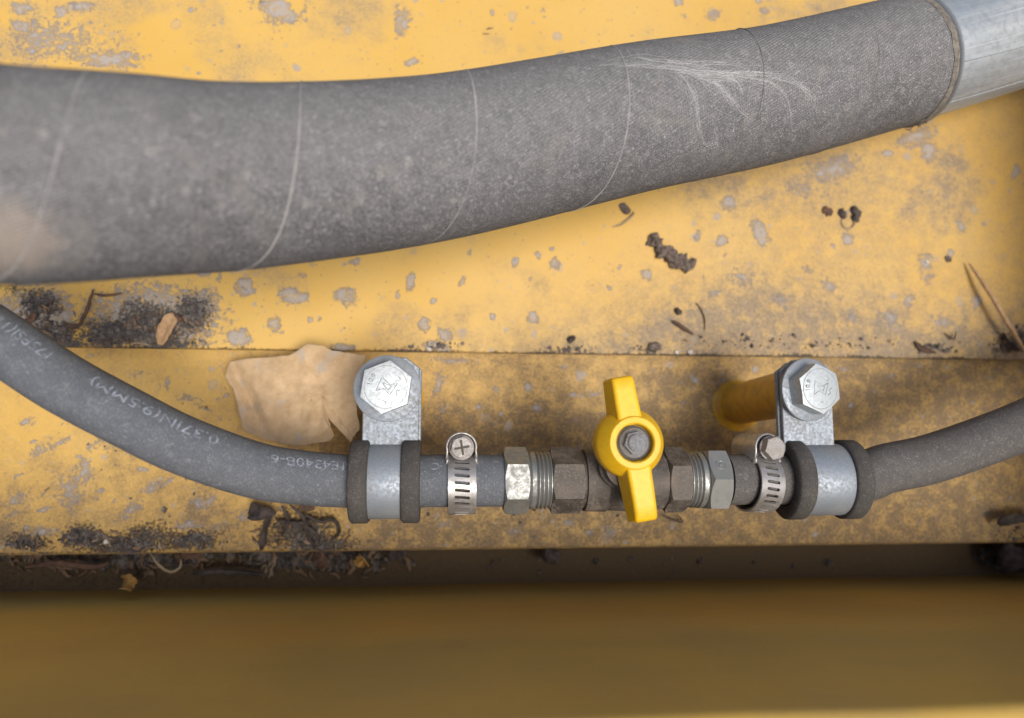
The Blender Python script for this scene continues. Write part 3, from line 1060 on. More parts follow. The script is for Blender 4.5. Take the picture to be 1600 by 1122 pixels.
def clamp(pxa, pxb, bpx, bpy, label, side, tilt=(0, 0, 0), soff=0.0):
    """pxa..pxb: the ends of the rubber liner; bpx,bpy: the bolt"""
    x0, x1 = xa(pxa, AZ+11), xa(pxb, AZ+11)
    cx = (x0+x1)/2; w = (x1-x0)/2
    t = thing('cushioned_clamp', label, 'clamp', (cx, AY, AZ), tilt, 'cushioned clamps holding the hose')
    # rubber liner: two collars and the sleeve between them
    RI, RO, RB = HR+0.45, 13.9, 12.2
    for sgn in (-1, 1):
        a, b = (-w, -w+6.2) if sgn < 0 else (w-6.2, w)
        v, f = lathe([(a+.2, RI), (a, RI+.4), (a, RO-.7), (a+.7, RO), (b-.7, RO), (b, RO-.7), (b, RI), (a+.2, RI)], 72, 'x', (False, False))
        mesh_obj('rubber_collar', v, f, m_rubber, t, angle=50)
    v, f = lathe([(-w+5, RB-.9), (w-5, RB-.9), (w-5, RI), (-w+5, RI), (-w+5, RB-.9)], 64, 'x', (False, False))
    mesh_obj('rubber_sleeve', v, f, m_rubber, t, angle=50)
    # steel band round the sleeve
    v, f = lathe([(-w+5.9, RB-.8), (-w+5.9, RB+.2), (-w+6.4, RB+.35), (w-6.4, RB+.35), (w-5.9, RB+.2), (w-5.9, RB-.8)], 72, 'x', (False, False))
    mesh_obj('steel_band', v, f, m_zincband, t, angle=50)
    # flat strap ears, one on the other, carrying the bolt
    bp_ = at(bpx, bpy, AZ+4.5)
    bx, by = bp_.x-cx, bp_.y-AY
    hw = 9.3
    bx += soff
    for q, (zt, ex, dxo) in enumerate(((3.4, 0, 0.0), (1.2, -0.6, 0.75*side))):
        outl = [(-hw, 9.5), (hw, 9.5), (hw, by+7.2+ex), (hw*0.52, by+10.6+ex), (-hw*0.52, by+10.6+ex), (-hw, by+7.2+ex)]
        outl = [(x+bx+dxo, y) for x, y in outl]
        n_ = len(outl)
        V = [(x, y, zt) for x, y in outl]+[(x, y, zt-2.0) for x, y in outl]
        Fc = [tuple(range(n_)), tuple(range(n_, 2*n_))[::-1]]+[(i, i+n_, (i+1) % n_+n_, (i+1) % n_) for i in range(n_)]
        o = mesh_obj('strap', V, Fc, m_zincband, t)
        bevel(o, 0.35, 2)
    return bp_, AZ+3.4


def bolt(bp_, z, rot, label, wlabel, lean=(0, 0), ring=True):
    wz = thing('flat_washer', wlabel, 'washer', (bp_.x, bp_.y, z+0.1), (lean[0], lean[1], 0), 'washers under the bolts')
    v, f = lathe([(0, 4.4), (0, 10.8), (.25, 11.1), (1.35, 11.1), (1.6, 10.8), (1.6, 4.4), (0, 4.4)], 72, 'z', (False, False))
    mesh_obj('washer_ring', v, f, m_zincband, wz, angle=40)
    b = thing('hex_bolt', label, 'bolt', (bp_.x, bp_.y, z+1.8), (lean[0], lean[1], 0), 'bolts of the cushioned clamps')
    R = 8.8
    v, f = hexa(0, 6.0, R, rot, 'z', cham=(False, True), ck=0.25)
    mesh_obj('bolt_head', v, f, m_bolt, b, angle=25)
    v, f = lathe([(-8, 4.0), (0.2, 4.0)], 24, 'z')
    mesh_obj('shank', v, f, m_bolt, b)
    # forged marks: rim ring, grade numbers and a crest
    v, f = lathe([(5.9, 6.75), (6.12, 6.85), (6.12, 7.0), (5.9, 7.1)], 64, 'z', (False, False))
    mesh_obj('forged_ring', v, f, m_mark, b)
    tv, tf = text_mesh('10.9', 2.3)
    wt = max(p[0] for p in tv)
    V = []
    for x, y, zz in tv:
        a = rot+2.3-(x-wt/2)/5.0; r = 4.5+y
        V.append((r*math.cos(a), r*math.sin(a), 6.2))
    o = mesh_obj('grade_mark', V, tf, m_mark, b); solid(o, 0.35, -1)
    ca, sa = math.cos(rot+0.7), math.sin(rot+0.7)
    marks = [[(-2.6, 2.2), (2.2, 2.6), (1.2, -1.0), (2.8, -2.8), (-1.8, -2.4), (-0.7, 0.3), (-2.6, 2.2)], [(-0.6, -1.2), (0.6, 1.6), (1.2, -1.6), (-0.6, -1.2)], [(3.2, -2.0), (4.2, -3.2), (5.0, -1.8)], [(-1.5, -3.4), (-0.6, -4.4), (0.4, -3.6), (1.3, -4.6)], [(-4.6, -1.0), (-4.0, -2.0), (-5.0, -2.6)]]
    MV, MF = [], []
    for ln in marks:
        pp = [Vector((x*ca-y*sa, x*sa+y*ca, 6.05)) for x, y in ln]
        pp, _ = resample(pp, 0.6)
        MV, MF = merge((MV, MF), thread(pp, 0.12, 5))
    mesh_obj('forged_mark', MV, MF, m_mark, b)


def post(base_p, top_p, label):
    t = thing('mounting_post', label, 'post', tuple(base_p), (0, 0, 0), 'yellow posts carrying the clamps')
    ax = Vector(top_p)-Vector(base_p)
    L = ax.length
    q = Vector((0, 0, 1)).rotation_difference(ax.normalized())
    t.rotation_mode = 'QUATERNION'; t.rotation_quaternion = q
    v, f = lathe([(-1, 8.6), (L-.5, 8.6), (L, 8.1)], 56, 'z')
    mesh_obj('post_body', v, f, m_post, t, angle=40)
    V, Fc = [], []
    for j in range(9):
        u = j/8
        for i in range(48):
            a = 2*PI*i/48
            r = 8.5+3.2*(1-u)**1.6+0.3*mnoise.noise((math.cos(a)*3, math.sin(a)*3, u*2))
            V.append((r*math.cos(a), r*math.sin(a), -0.6+4.2*u))
    for j in range(8):
        for i in range(48):
            i2 = (i+1) % 48
            Fc.append((j*48+i, j*48+i2, (j+1)*48+i2, (j+1)*48+i))
    mesh_obj('weld_fillet', V, Fc, m_post, t)


b1, z1 = clamp(543, 656, 605, 607, 'left cushioned clamp with grey steel band and black rubber collars', 1, soff=1.3)
bolt(b1, z1, math.radians(22), 'bright zinc hex bolt head on the left clamp strap beside the tan leaf', 'round grey washer under the left hex bolt beside the tan leaf')
post(Vector((b1.x, b1.y, 0)), Vector((b1.x, b1.y, z1-4.3)), 'yellow post straight beneath the left clamp strap')
b2, z2 = clamp(1246, 1362, 1262, 609, 'right cushioned clamp with grey steel band, brown dusty rubber collar facing left', -1, soff=0.3)
bolt(b2, z2, math.radians(38), 'tilted hex bolt head marked 10.9 on the right clamp strap', 'round pale washer under the tilted right hex bolt', lean=(0.02, 0.2))
pb = at(1152, 632, 0)
post(pb, Vector((b2.x-0.5, b2.y, z2-4.4)), 'yellow painted post with welded foot leaning under the right clamp strap')

# worm-drive hose clamps


def worm_clamp(pxc, label, tilt=0.0, lean=0.0):
    cx = xa(pxc, AZ+8)
    t = thing('worm_drive_clamp', label, 'hose clamp', (cx, AY, AZ), (0, lean, tilt), 'worm-drive hose clamps')
    RB = 10.0
    cy = -0.9
    hw = 4.6
    # slotted band
    V, Fc = [], []
    nsl = 27
    a_start = math.radians(62)       # angle from +y through +z ... towards -y

    def P(x, u, dr=0.0):
        a = u
        return (x, cy+(RB+dr)*math.cos(a), (RB+dr)*math.sin(a))
    per = 2*PI/nsl
    for s in range(nsl):
        u0 = s*per; u1 = u0+per
        um = (u0+u1)/2
        slot = True
        loop = []
        sx, su = 2.55, per*0.215
        sk = 0.10*per
        N = 5
        for i in range(N):                    # right end cap
            a = -PI/2+PI*i/(N-1)
            loop.append((sx-0.5+0.5*math.cos(a), um+su*math.sin(a)+sk))
        for i in range(N):
            a = PI/2+PI*i/(N-1)
            loop.append((-sx+0.5+0.5*math.cos(a), um+su*math.sin(a)-sk))
        outer = []
        for i in range(N):
            f = i/(N-1)
            outer.append((hw, u0+(u1-u0)*f))
        for i in range(N):
            f = i/(N-1)
            outer.append((-hw, u1-(u1-u0)*f))
        b = len(V)
        V += [P(x, u) for x, u in outer]+[P(x, u) for x, u in loop]
        n_ = 2*N
        for i in range(n_):
            i2 = (i+1) % n_
            Fc.append((b+i, b+i2, b+n_+i2, b+n_+i))
    bm = bmesh.new()
    bv = [bm.verts.new((v[0]*S, v[1]*S, v[2]*S)) for v in V]
    for f in Fc: bm.faces.new([bv[i] for i in f])
    bmesh.ops.remove_doubles(bm, verts=bm.verts, dist=0.00001)
    bmesh.ops.recalc_face_normals(bm, faces=bm.faces)
    me = bpy.data.meshes.new('slotted_band'); bm.to_mesh(me); bm.free()
    me.polygons.foreach_set('use_smooth', [True]*len(me.polygons))
    me.set_sharp_from_angle(angle=math.radians(45))
    me.materials.append(m_stainless)
    o = bpy.data.objects.new('slotted_band', me); COL.objects.link(o); o.parent = t
    solid(o, 0.7, 0)
    es = o.modifiers.new('split', 'EDGE_SPLIT'); es.split_angle = math.radians(40)
    # inner tail of the band (plain strip inside)
    v, f = lathe([(-hw+.3, RB-1.3), (hw-.3, RB-1.3)], 64, 'x', (False, False), (0, cy, 0))
    o = mesh_obj('band_tail', v, f, m_grime, t)
    # screw housing: an arched saddle on the far side, screw upright
    sy = cy+RB+2.0
    z0, z1_ = -7.5, 7.0
    V, Fc = [], []
    arc = []
    for i in range(17):
        a = -0.25+(PI+0.5)*i/16
        arc.append((4.9*math.cos(a), sy+0.2+4.6*math.sin(a)))
    arc = [(5.0, sy-4.2)]+arc+[(-5.0, sy-4.2)]
    for zz, sc in ((z0, .96), (z0+.5, 1), (z1_-.5, 1), (z1_, .97)):
        for x, y in arc: V.append((x*sc, sy+(y-sy)*sc, zz))
    m_ = len(arc)
    for j in range(3):
        for i in range(m_-1):
            Fc.append((j*m_+i, j*m_+i+1, (j+1)*m_+i+1, (j+1)*m_+i))
    o = mesh_obj('screw_housing', V, Fc, m_stainless, t, angle=50); solid(o, 0.7, 0)
    # side flanges of the saddle
    for sg in (-1, 1):
        V = [(sg*4.4, sy-2.5, z1_-.2), (sg*5.0, sy-3.5, z1_-3.5), (sg*5.0, sy-6.2, z1_-2.6), (sg*4.9, sy-5.2, z1_+.4)]
        o = mesh_obj('housing_lug', V, [(0, 1, 2, 3)], m_stainless, t); solid(o, 0.8, 0)
    # screw: threaded shank and slotted hex washer head
    sc_ = bpy.data.objects.new('screw', None)
    bpy.data.objects.remove(sc_)
    prof_ = []
    for i in range(14):
        z = z0+.4+i*0.9
        prof_ += [(z, 2.6), (z+.45, 3.3)]
    prof_.append((z1_+.6, 2.6))
    v, f = lathe(prof_, 28, 'z', (True, True), (0, sy, 0))
    scr = mesh_obj('screw', v, f, m_stainless, t, angle=20)
    head = hexa(z1_+.8, z1_+4.2, 4.15 if lean else 3.75, 0.3, 'z', (0, sy, 0), 60, (False, True))
    flange = lathe([(z1_+.4, 3.2), (z1_+.4, 4.0), (z1_+1.0, 4.1), (z1_+1.3, 3.4)], 36, 'z', (True, True), (0, sy, 0))
    v, f = merge(head, flange)
    hd = mesh_obj('screw_head', v, f, m_grub, scr, angle=25)
    V, Fc = [], []
    if lean: return t
    for ang in (0.15, 0.15+PI/2):
        ca, sa = math.cos(ang), math.sin(ang)
        q = []
        for x, y in ((-2.5, -.36), (2.5, -.36), (2.5, .36), (-2.5, .36)):
            q.append((x*ca-y*sa, sy+x*sa+y*ca))
        zt_ = z1_+4.25+(0.03 if ang > 1 else 0)
        b = len(V)
        V += [(x, y, zt_) for x, y in q]
        Fc.append((b, b+1, b+2, b+3))
    mesh_obj('cross_slot', V, Fc, m_grime, scr)
    return t


worm_clamp(722, 'left slotted worm-drive band clamp with cross-head screw facing the camera', 0.02)
worm_clamp(1196, 'right slotted worm-drive band clamp with grubby screw beside the right cushioned clamp', -0.05, 0.2)

# plated fittings with nut and thread


def fitting(pa, pb, pc, label, rot, mirror, mark=False):
    """nut from column pa to pb, thread from pb to pc"""
    x0, x1, x2 = xa(pa, AZ+6), xa(pb, AZ+6), xa(pc, AZ+6)
    t = thing('hose_fitting', label, 'fitting', ((x0+x1)/2, AY, AZ), (0, 0, 0), 'plated fittings either side of the valve')
    c = (x0+x1)/2
    lo, hi = min(x0, x1)-c, max(x0, x1)-c
    v, f = hexa(lo, hi, 11.3, rot, 'x', cham=(True, True))
    nt = mesh_obj('hex_nut', v, f, m_nut, t, angle=22)
    if mark:
        # round maker's mark on the face of the nut
        a = rot+PI/6+PI/3*1
        for a in [rot+PI/6+PI/3*q for q in range(6)]:
            n_ = Vector((0, math.cos(a), math.sin(a)))
            if n_.z > 0.6 and n_.y > 0.1:
                tt = Vector((0, -math.sin(a), math.cos(a)))
                af = 11.3*math.cos(PI/6)
                ring = []
                for i in range(25):
                    b = 2*PI*i/24
                    ring.append(Vector(((lo+hi)/2+1.6*math.cos(b), 0, 0))+n_*(af+0.02)+tt*(1.6*math.sin(b)))
                letter = [Vector(((lo+hi)/2+x, 0, 0))+n_*(af+0.02)+tt*y for x, y in ((-.5, -.8), (-.5, .8), (.3, .7), (.4, .2), (-.3, 0), (.5, -.8))]
                v, f = merge(thread(ring, 0.13, 5), thread(letter, 0.12, 5))
                mesh_obj('maker_mark', v, f, m_nut, nt)
    d = 1 if x2 > x1 else -1
    L = abs(x2-x1)
    pr = [(0, 9.0), (0.8, 9.7), (2.2, 9.7), (2.6, 8.75)]
    p = 2.6
    while p < L+3:
        pr += [(p+.55, 9.6), (p+.75, 9.6), (p+1.3, 8.75)]
        p += 1.35
    pr = [(x1-c+d*a, r) for a, r in pr]
    if d < 0: pr = pr[::-1]
    v, f = lathe(pr, 64, 'x')
    mesh_obj('thread', v, f, m_thread, t, angle=30)


fitting(788, 827, 866, 'bright plated hex nut and thread left of the yellow valve handle', 0.0, False)
fitting(1140, 1106, 1070, 'plated hex nut with round maker mark right of the yellow valve handle', math.radians(27), True, mark=True)

# ball valve
xl0, xl1 = xa(862, AZ+6), xa(913, AZ+6)
xr0, xr1 = xa(1043, AZ+6), xa(1078, AZ+6)
hp = at(993, 692, AZ+31)          # top of the handle hub
hx, hy = hp.x, hp.y
vb = thing('ball_valve', 'grimy brown valve body with a bright yellow wing handle', 'valve', (hx, AY, AZ))
v, f = hexa(xl0-hx, xl1-hx, 11.25, 0.0, 'x')
mesh_obj('hex_end', v, f, m_body, vb, angle=22)
v, f = hexa(xr0-hx, xr1-hx, 11.25, 0.06, 'x')
mesh_obj('hex_end', v, f, m_body, vb, angle=22)
a0, a1 = xl1-hx, xr0-hx
v, f = lathe([(a0-.3, 9.3), (a0+.6, 9.3), (a0+.7, 10.5), (a0+8, 10.7), (a0+8.6, 10.2), (a0+14, 10.6), (a1-8, 10.8), (a1-4, 10.0), (a1-.8, 10.0), (a1-.7, 9.2), (a1+.3, 9.2)], 64, 'x')
mesh_obj('valve_body', v, f, m_body, vb, angle=30)
oy = hy-AY
v, f = lathe([(4, 7.5), (13.5, 7.5), (14, 6.6), (19, 6.6)], 40, 'z', (True, True), (0, oy*0.4, 0))
mesh_obj('stem_boss', v, f, m_body, vb, angle=30)
# handle
hd = bpy.data.objects.new('handle', None)
bpy.data.objects.remove(hd)
HZ = 31.0
hub = [(HZ-12.5, 6.0), (HZ-12.5, 10.4), (HZ-11.5, 10.9), (HZ-6.5, 10.8), (HZ-5.6, 10.4), (HZ-.5, 8.2), (HZ, 7.8), (HZ+.05, 6.2), (HZ-.5, 5.8), (HZ-3.2, 5.6), (HZ-3.2, .3)]
v, f = lathe(hub, 72, 'z', (True, True), (0, oy, 0))
ho = mesh_obj('handle', v, f, m_handle, vb, angle=28)
WANG = math.radians(9.5)


def wing(sgn):
    V, Fc = [], []
    ca, sa = math.cos(WANG), math.sin(WANG)
    secs = []
    r0, r1 = 5.5, (20.8 if sgn > 0 else 24.3)
    for j in range(8):
        u = j/7
        y = r0+(r1-r0)*u
        hwid = 4.6-0.5*u
        top = HZ-0.6-(0.5*u if sgn > 0 else 1.6*u*u)
        bot = HZ-12.0+2.0*u
        if j == 7: top -= 0.9
        secs.append((y, hwid, top, bot))
    for y, w_, tp, bt in secs:
        for x, z in ((-w_*0.82, tp), (w_*0.82, tp), (w_*1.12, bt), (-w_*1.12, bt)):
            yy = sgn*y
            V.append((x*ca-yy*sa, oy+x*sa+yy*ca, z))
    n_ = len(secs)
    for j in range(n_-1):
        for k in range(4):
            k2 = (k+1) % 4
            q = (j*4+k, j*4+k2, (j+1)*4+k2, (j+1)*4+k)
            Fc.append(q[::-1] if sgn > 0 else q)
    Fc.append((0, 1, 2, 3) if sgn > 0 else (3, 2, 1, 0))
    e = (n_-1)*4
    Fc.append((e+3, e+2, e+1, e) if sgn > 0 else (e, e+1, e+2, e+3))
    o = mesh_obj('wing', V, Fc, m_handle, ho, angle=40)
    bevel(o, 0.9, 3, 40)


wing(1); wing(-1)
v, f = lathe([(HZ-3.0, .2), (HZ-2.6, .2), (HZ-2.5, 5.4), (HZ-2.2, 5.5), (HZ-3.1, 5.5)], 48, 'z', (False, False), (0, oy, 0))
v1 = lathe([(HZ-3.1, 5.5), (HZ-2.3, 5.4), (HZ-2.2, .2)], 48, 'z', (False, True), (0, oy, 0))
mesh_obj('stem_washer', v1[0], v1[1], m_grime, vb, angle=30)
fl = lathe([(HZ-2.25, 4.7), (HZ-1.7, 4.6), (HZ-1.0, 3.4)], 48, 'z', (True, True), (0, oy, 0))
nu = hexa(HZ-1.6, HZ+1.0, 3.7, 0.2, 'z', (0, oy, 0), 72, (False, True))
st = lathe([(HZ+.9, 2.7), (HZ+1.7, 2.6), (HZ+1.9, 2.2)], 32, 'z', (True, True), (0, oy, 0))
v, f = merge(fl, nu, st)
mesh_obj('stem_nut', v, f, m_stem, vb, angle=25)

# ------------------------------------------------------------------ loose things lying about
rnd = random.Random(21)


def sheet(name, outline_px, zf, mat, label, cat, thick=0.4, rough_h=1.0, rings=14, group=None, seg=4, sc=0.05):
    """thin crumpled piece: outline in photo pixels on heights zf(px,py)"""
    pts = []
    n_ = len(outline_px)
    for i in range(n_):
        a = outline_px[i]; b = outline_px[(i+1) % n_]
        for k_ in range(seg):
            t = k_/seg
            j = 0.0 if k_ == 0 else 1.0
            pts.append((a[0]+(b[0]-a[0])*t+j*rnd.uniform(-1.1, 1.1), a[1]+(b[1]-a[1])*t+j*rnd.uniform(-1.1, 1.1)))
    cx = sum(p[0] for p in pts)/len(pts); cy = sum(p[1] for p in pts)/len(pts)
    V = []; m_ = len(pts)
    for j in range(rings+1):
        u = j/rings
        for x, y in pts:
            qx, qy = cx+(x-cx)*max(u, 0.01), cy+(y-cy)*max(u, 0.01)
            z = zf(qx, qy)
            p = at(qx, qy, z)
            nz = mnoise.fractal((p.x*sc, p.y*sc, 7.7), 0.9, 2.0, 4)
            p.z += 0.9*rough_h*u**5*(0.5+mnoise.noise((math.atan2(y-cy, x-cx)*1.7, 4.4, 1.0)))+rough_h*(nz+0.9*abs(mnoise.noise((p.x*0.11, p.y*0.07, 2.2)))+0.35*abs(mnoise.noise((p.x*0.25, p.y*0.3, 5.2))))
            V.append(p)
    Fc = []
    for j in range(rings):
        for i in range(m_):
            i2 = (i+1) % m_
            Fc.append((j*m_+i, (j+1)*m_+i, (j+1)*m_+i2, j*m_+i2))
    base = at(cx, cy, 0)
    o = mesh_obj(name, V, Fc, mat, None, tuple(base), angle=50)
    solid(o, thick, 0)
    return tag(o, label, cat, group)


def leaf_z(x, y):
    return 6.0+max(0, (x-360))*0.085+max(0, y-600)*0.07+1.6*math.sin((x+y)*0.021)-3.0*max(0, 1-abs((x-360)*0.9-(y-560)*0.42)/14)


sheet('dead_leaf', [(355, 590), (360, 566), (405, 559), (452, 556), (470, 545), (482, 537), (505, 541), (520, 549), (545, 552), (572, 556), (566, 580), (556, 610), (558, 640), (562, 672), (552, 682),
                    (550, 692), (545, 675), (533, 657), (521, 643), (506, 620), (511, 646), (516, 661), (523, 680), (517, 688), (490, 693), (466, 698), (438, 693), (408, 684), (380, 672), (372, 640), (368, 615)],
      leaf_z, m_leaf, 'large crumpled tan leaf with a dark split lying by the left bolt', 'leaf', 0.3, 1.5, 34, seg=4)


def ribbon(name, ctrl, width, mat, label, cat, thick=0.35, curl=0.3, group=None, twist=0.6, taper=True):
    """strip through photo points (px,py,z)"""
    P_ = catmull([at(*c_) for c_ in ctrl], 8)
    n_ = len(P_); V = []; Fc = []
    k_ = 5
    for i, p in enumerate(P_):
        T = (P_[min(i+1, n_-1)]-P_[max(i-1, 0)]).normalized()
        u = i/(n_-1)
        Rr = T.cross(Vector((0, 0, 1)))
        Rr = Rr.normalized() if Rr.length > 1e-3 else Vector((1, 0, 0))
        N_ = Rr.cross(T)
        tw = twist*math.sin(u*5+len(label))
        A = Rr*math.cos(tw)+N_*math.sin(tw); B_ = -Rr*math.sin(tw)+N_*math.cos(tw)
        w_ = width*(1-(abs(2*u-1)**3)*0.7 if taper else 1)*(1+0.25*mnoise.noise((u*6, 3.1, len(label))))
        for q in range(k_):
            s = q/(k_-1)*2-1
            V.append(p+A*(s*w_/2)+B_*(curl*w_*(s*s-0.5)))
    for i in range(n_-1):
        for q in range(k_-1):
            b = i*k_+q
            Fc.append((b, b+1, b+k_+1, b+k_))
    o = mesh_obj(name, V, Fc, mat, None, tuple(at(*ctrl[0])), angle=60)
    solid(o, thick, 0)
    return tag(o, label, cat, group)


def twig(name, ctrl, r, mat, label, cat, n=8, group=None):
    P_ = catmull([at(*c_) for c_ in ctrl], 10)
    P_ = [p+Vector((mnoise.noise(p*0.5), mnoise.noise(p*0.5+Vector((9, 0, 0))), 0))*r*0.3 for p in P_]
    v, f = thread(P_, r, n, True)
    o = mesh_obj(name, v, f, mat, None, tuple(at(*ctrl[0])), angle=60)
    return tag(o, label, cat, group)


def lump(name, ctrl, r, mat, label, cat, group=None, amp=0.5, n=14):
    """knobbly clod following photo points"""
    P_ = catmull([at(*c_) for c_ in ctrl], 6) if len(ctrl) > 1 else [at(*ctrl[0])-Vector((r*.5, 0, 0)), at(*ctrl[0]), at(*ctrl[0])+Vector((r*.5, 0, 0))]
    n = max(n, 22)
    T0 = (P_[1]-P_[0]).normalized(); T1 = (P_[-1]-P_[-2]).normalized()
    P_ = [P_[0]-T0*r*0.8]+P_+[P_[-1]+T1*r*0.8]
    P_, L_ = resample(P_, r*0.16)
    m_ = len(P_); V = []; Fc = []
    rings = list(range(m_))
    for i in rings:
        p = P_[i]
        T = (P_[min(i+1, m_-1)]-P_[max(i-1, 0)]).normalized()
        Rr = T.cross(Vector((0, 0, 1))).normalized(); N_ = Rr.cross(T)
        e = min(i, m_-1-i)/(m_-1)*L_/r
        rr = r*math.sqrt(max(0.02, 1-(1-min(1, e))**2))
        for k_ in range(n):
            a = 2*PI*k_/n
            d = Rr*math.cos(a)+N_*math.sin(a)*0.75
            nz = mnoise.fractal((p+d*rr)*(1.0/r), 0.7, 2.0, 3)+0.5*mnoise.noise((p+d*rr)*(3.1/r))
            V.append(p+d*(rr*(1+amp*nz)))
    for j in range(len(rings)-1):
        for k_ in range(n):
            k2 = (k_+1) % n
            Fc.append((j*n+k_, (j+1)*n+k_, (j+1)*n+k2, j*n+k2))
    Fc.append(tuple(range(n))); Fc.append(tuple((len(rings)-1)*n+k_ for k_ in range(n))[::-1])
    o = mesh_obj(name, V, Fc, mat, None, tuple(at(*ctrl[0])), angle=70)
    return tag(o, label, cat, group)


# upper plate
ribbon('wood_chip', [(250, 539, 6.5), (256, 520, 7.5), (265, 502, 8.5), (272, 490, 8)], 5.6, m_wood, 'pale curled wood chip lying in the dark soil on the upper plate', 'wood chip', 0.8, 0.28, twist=0.2)
ribbon('bark_strip', [(272, 490, 8.5), (280, 498, 8.5), (284, 502, 7)], 1.6, m_bark, 'thin brown bark strip curling from behind the pale wood chip', 'bark', twist=0.3)
twig('bent_twig', [(122, 512, 6), (134, 488, 7.5), (146, 452, 9)], 0.75, m_bark, 'brown twig standing at a slant in the soil patch left of the wood chip', 'twig')
twig('bent_twig', [(145, 459, 9), (165, 462, 8), (192, 458, 6.5)], 0.55, m_bark, 'thin brown twig lying crosswise from the top of the slanting twig', 'twig')
twig('grass_stem', [(118, 505, 6), (140, 485, 7), (168, 479, 6.5)], 0.4, m_straw, 'pale grass stem curved beside the slanting brown twig', 'grass stem')
ribbon('leaf_fragment', [(105, 509, 6.5), (118, 511, 7), (128, 505, 6.5)], 2.2, m_bark, 'small reddish leaf fragment at the left end of the soil patch', 'leaf')
ribbon('bark_strip', [(38, 507, 7), (46, 500, 8), (56, 489, 8)], 2.6, m_bark, 'reddish bark strip half hidden beside the left rubber hose', 'bark')
twig('grass_stem', [(204, 537, 5.6), (220, 536, 6.2), (236, 541, 5.8)], 0.45, m_straw, 'pale straw lying along the plate edge below the soil patch', 'grass stem')
lump('mud_lump', [(1022, 372, 6.5), (1032, 388, 7), (1046, 400, 7), (1062, 408, 6.8), (1078, 414, 6.3)], 2.9, m_mudlump, 'knobbly dark brown mud lump on the yellow plate below the big hose', 'mud', amp=0.75, n=20)
lump('seed_husk', [(1289, 329, 6), (1296, 332, 6)], 1.9, m_bark, 'dark round seed husk left of the little ring of husks', 'seed husk')
for i, (c_, r_, lb) in enumerate([([(1314, 330, 6), (1318, 338, 6)], 1.6, 'small dark husk at the left of the husk ring'), ([(1334, 327, 6), (1338, 335, 6), (1336, 342, 6)], 2.0, 'largest dark husk at the right of the husk ring')]):
    lump('seed_husk', c_, r_, m_dark, lb, 'seed husk')
twig('grass_stem', [(1314, 342, 5.8), (1318, 354, 6), (1328, 357, 6), (1335, 350, 6.2), (1334, 340, 6)], 0.5, m_straw, 'pale looped stem closing the ring of dark husks', 'grass stem')
twig('twig', [(1514, 411, 8), (1545, 455, 12), (1575, 505, 13), (1612, 566, 12)], 1.05, m_wood, 'long straight tan twig slanting at the right edge of the plate', 'twig', 10)
ribbon('leaf_fragment', [(751, 53, 6), (762, 50, 7), (780, 44, 6)], 2.4, m_bark, 'small brown curled leaf fragment above the big hose', 'leaf', curl=0.35)
lump('seed', [(931, 12, 6), (933, 20, 6)], 1.2, m_dark, 'dark oval seed above the big hose', 'seed')
lump('soil_crumb', [(1098, 14, 6), (1106, 20, 6)], 1.2, m_dark, 'dark soil crumb above the big hose right of the oval seed', 'soil crumb')
lump('soil_crumb', [(1248, 6, 6), (1250, 8, 6)], .8, m_bark, 'tiny brown crumb by the upper edge of the big hose near the pipe', 'soil crumb')
twig('grass_stem', [(956, 355, 5.8), (972, 350, 6.5), (988, 337, 7), (990, 331, 6)], 0.5, m_straw, 'pale curved stem just below the big hose', 'grass stem')
lump('soil_crumb', [(972, 322, 6), (980, 330, 6)], 1.7, m_mudlump, 'grey soil crumb at the lower edge of the big hose', 'soil crumb')
twig('bent_twig', [(1050, 501, 6), (1062, 508, 6.6), (1084, 523, 6)], 0.85, m_bark, 'short brown twig in the dust near the plate edge', 'twig')
twig('grass_stem', [(1088, 473, 5.8), (1098, 484, 6.4), (1103, 500, 6.2), (1102, 516, 5.8)], 0.5, m_straw, 'curved straw beside the short brown twig', 'grass stem')
lump('soil_crumb', [(1058, 485, 6), (1062, 488, 6)], 1.3, m_dark, 'dark soil crumb above the short brown twig', 'soil crumb')
lump('soil_crumb', [(1018, 543, 6), (1028, 541, 6)], 1.8, m_mudlump, 'brown clod on the plate edge left of the white specks', 'soil crumb')
lump('soil_crumb', [(890, 531, 6), (896, 528, 6)], 1.2, m_dark, 'dark soil crumb at the plate edge above the valve', 'soil crumb')
for px, py, lb in ((1056, 550, 'white speck on the plate edge, left one of two close together'), (1077, 550, 'white speck on the plate edge, right one of two close together'), (1447, 409, 'white speck of grit on the bare yellow plate'), (669, 545, 'white speck on the plate edge right of the left bolt')):
    lump('grit_speck', [(px, py, ZU+0.5), (px+3, py+1, ZU+0.5)], 0.8, m_white, lb, 'grit')
ribbon('leaf_fragment', [(1430, 533, 6), (1442, 545, 7), (1462, 551, 6)], 1.8, m_bark, 'narrow brown leaf fragment on the plate edge left of the tan twig', 'leaf')
twig('grass_stem', [(1476, 520, 6), (1490, 530, 7), (1494, 518, 7)], 0.4, m_bark, 'hooked thin stem left of the tan twig', 'grass stem')
ribbon('leaf_fragment', [(1568, 520, 6), (1575, 535, 8), (1590, 548, 6)], 2.6, m_dark, 'dark curled leaf fragment under the tan twig', 'leaf')
lump('soil_crumb', [(1480, 403, 6), (1484, 406, 6)], 1.2, m_mudlump, 'grey crumb right of the white grit on bare yellow', 'soil crumb')

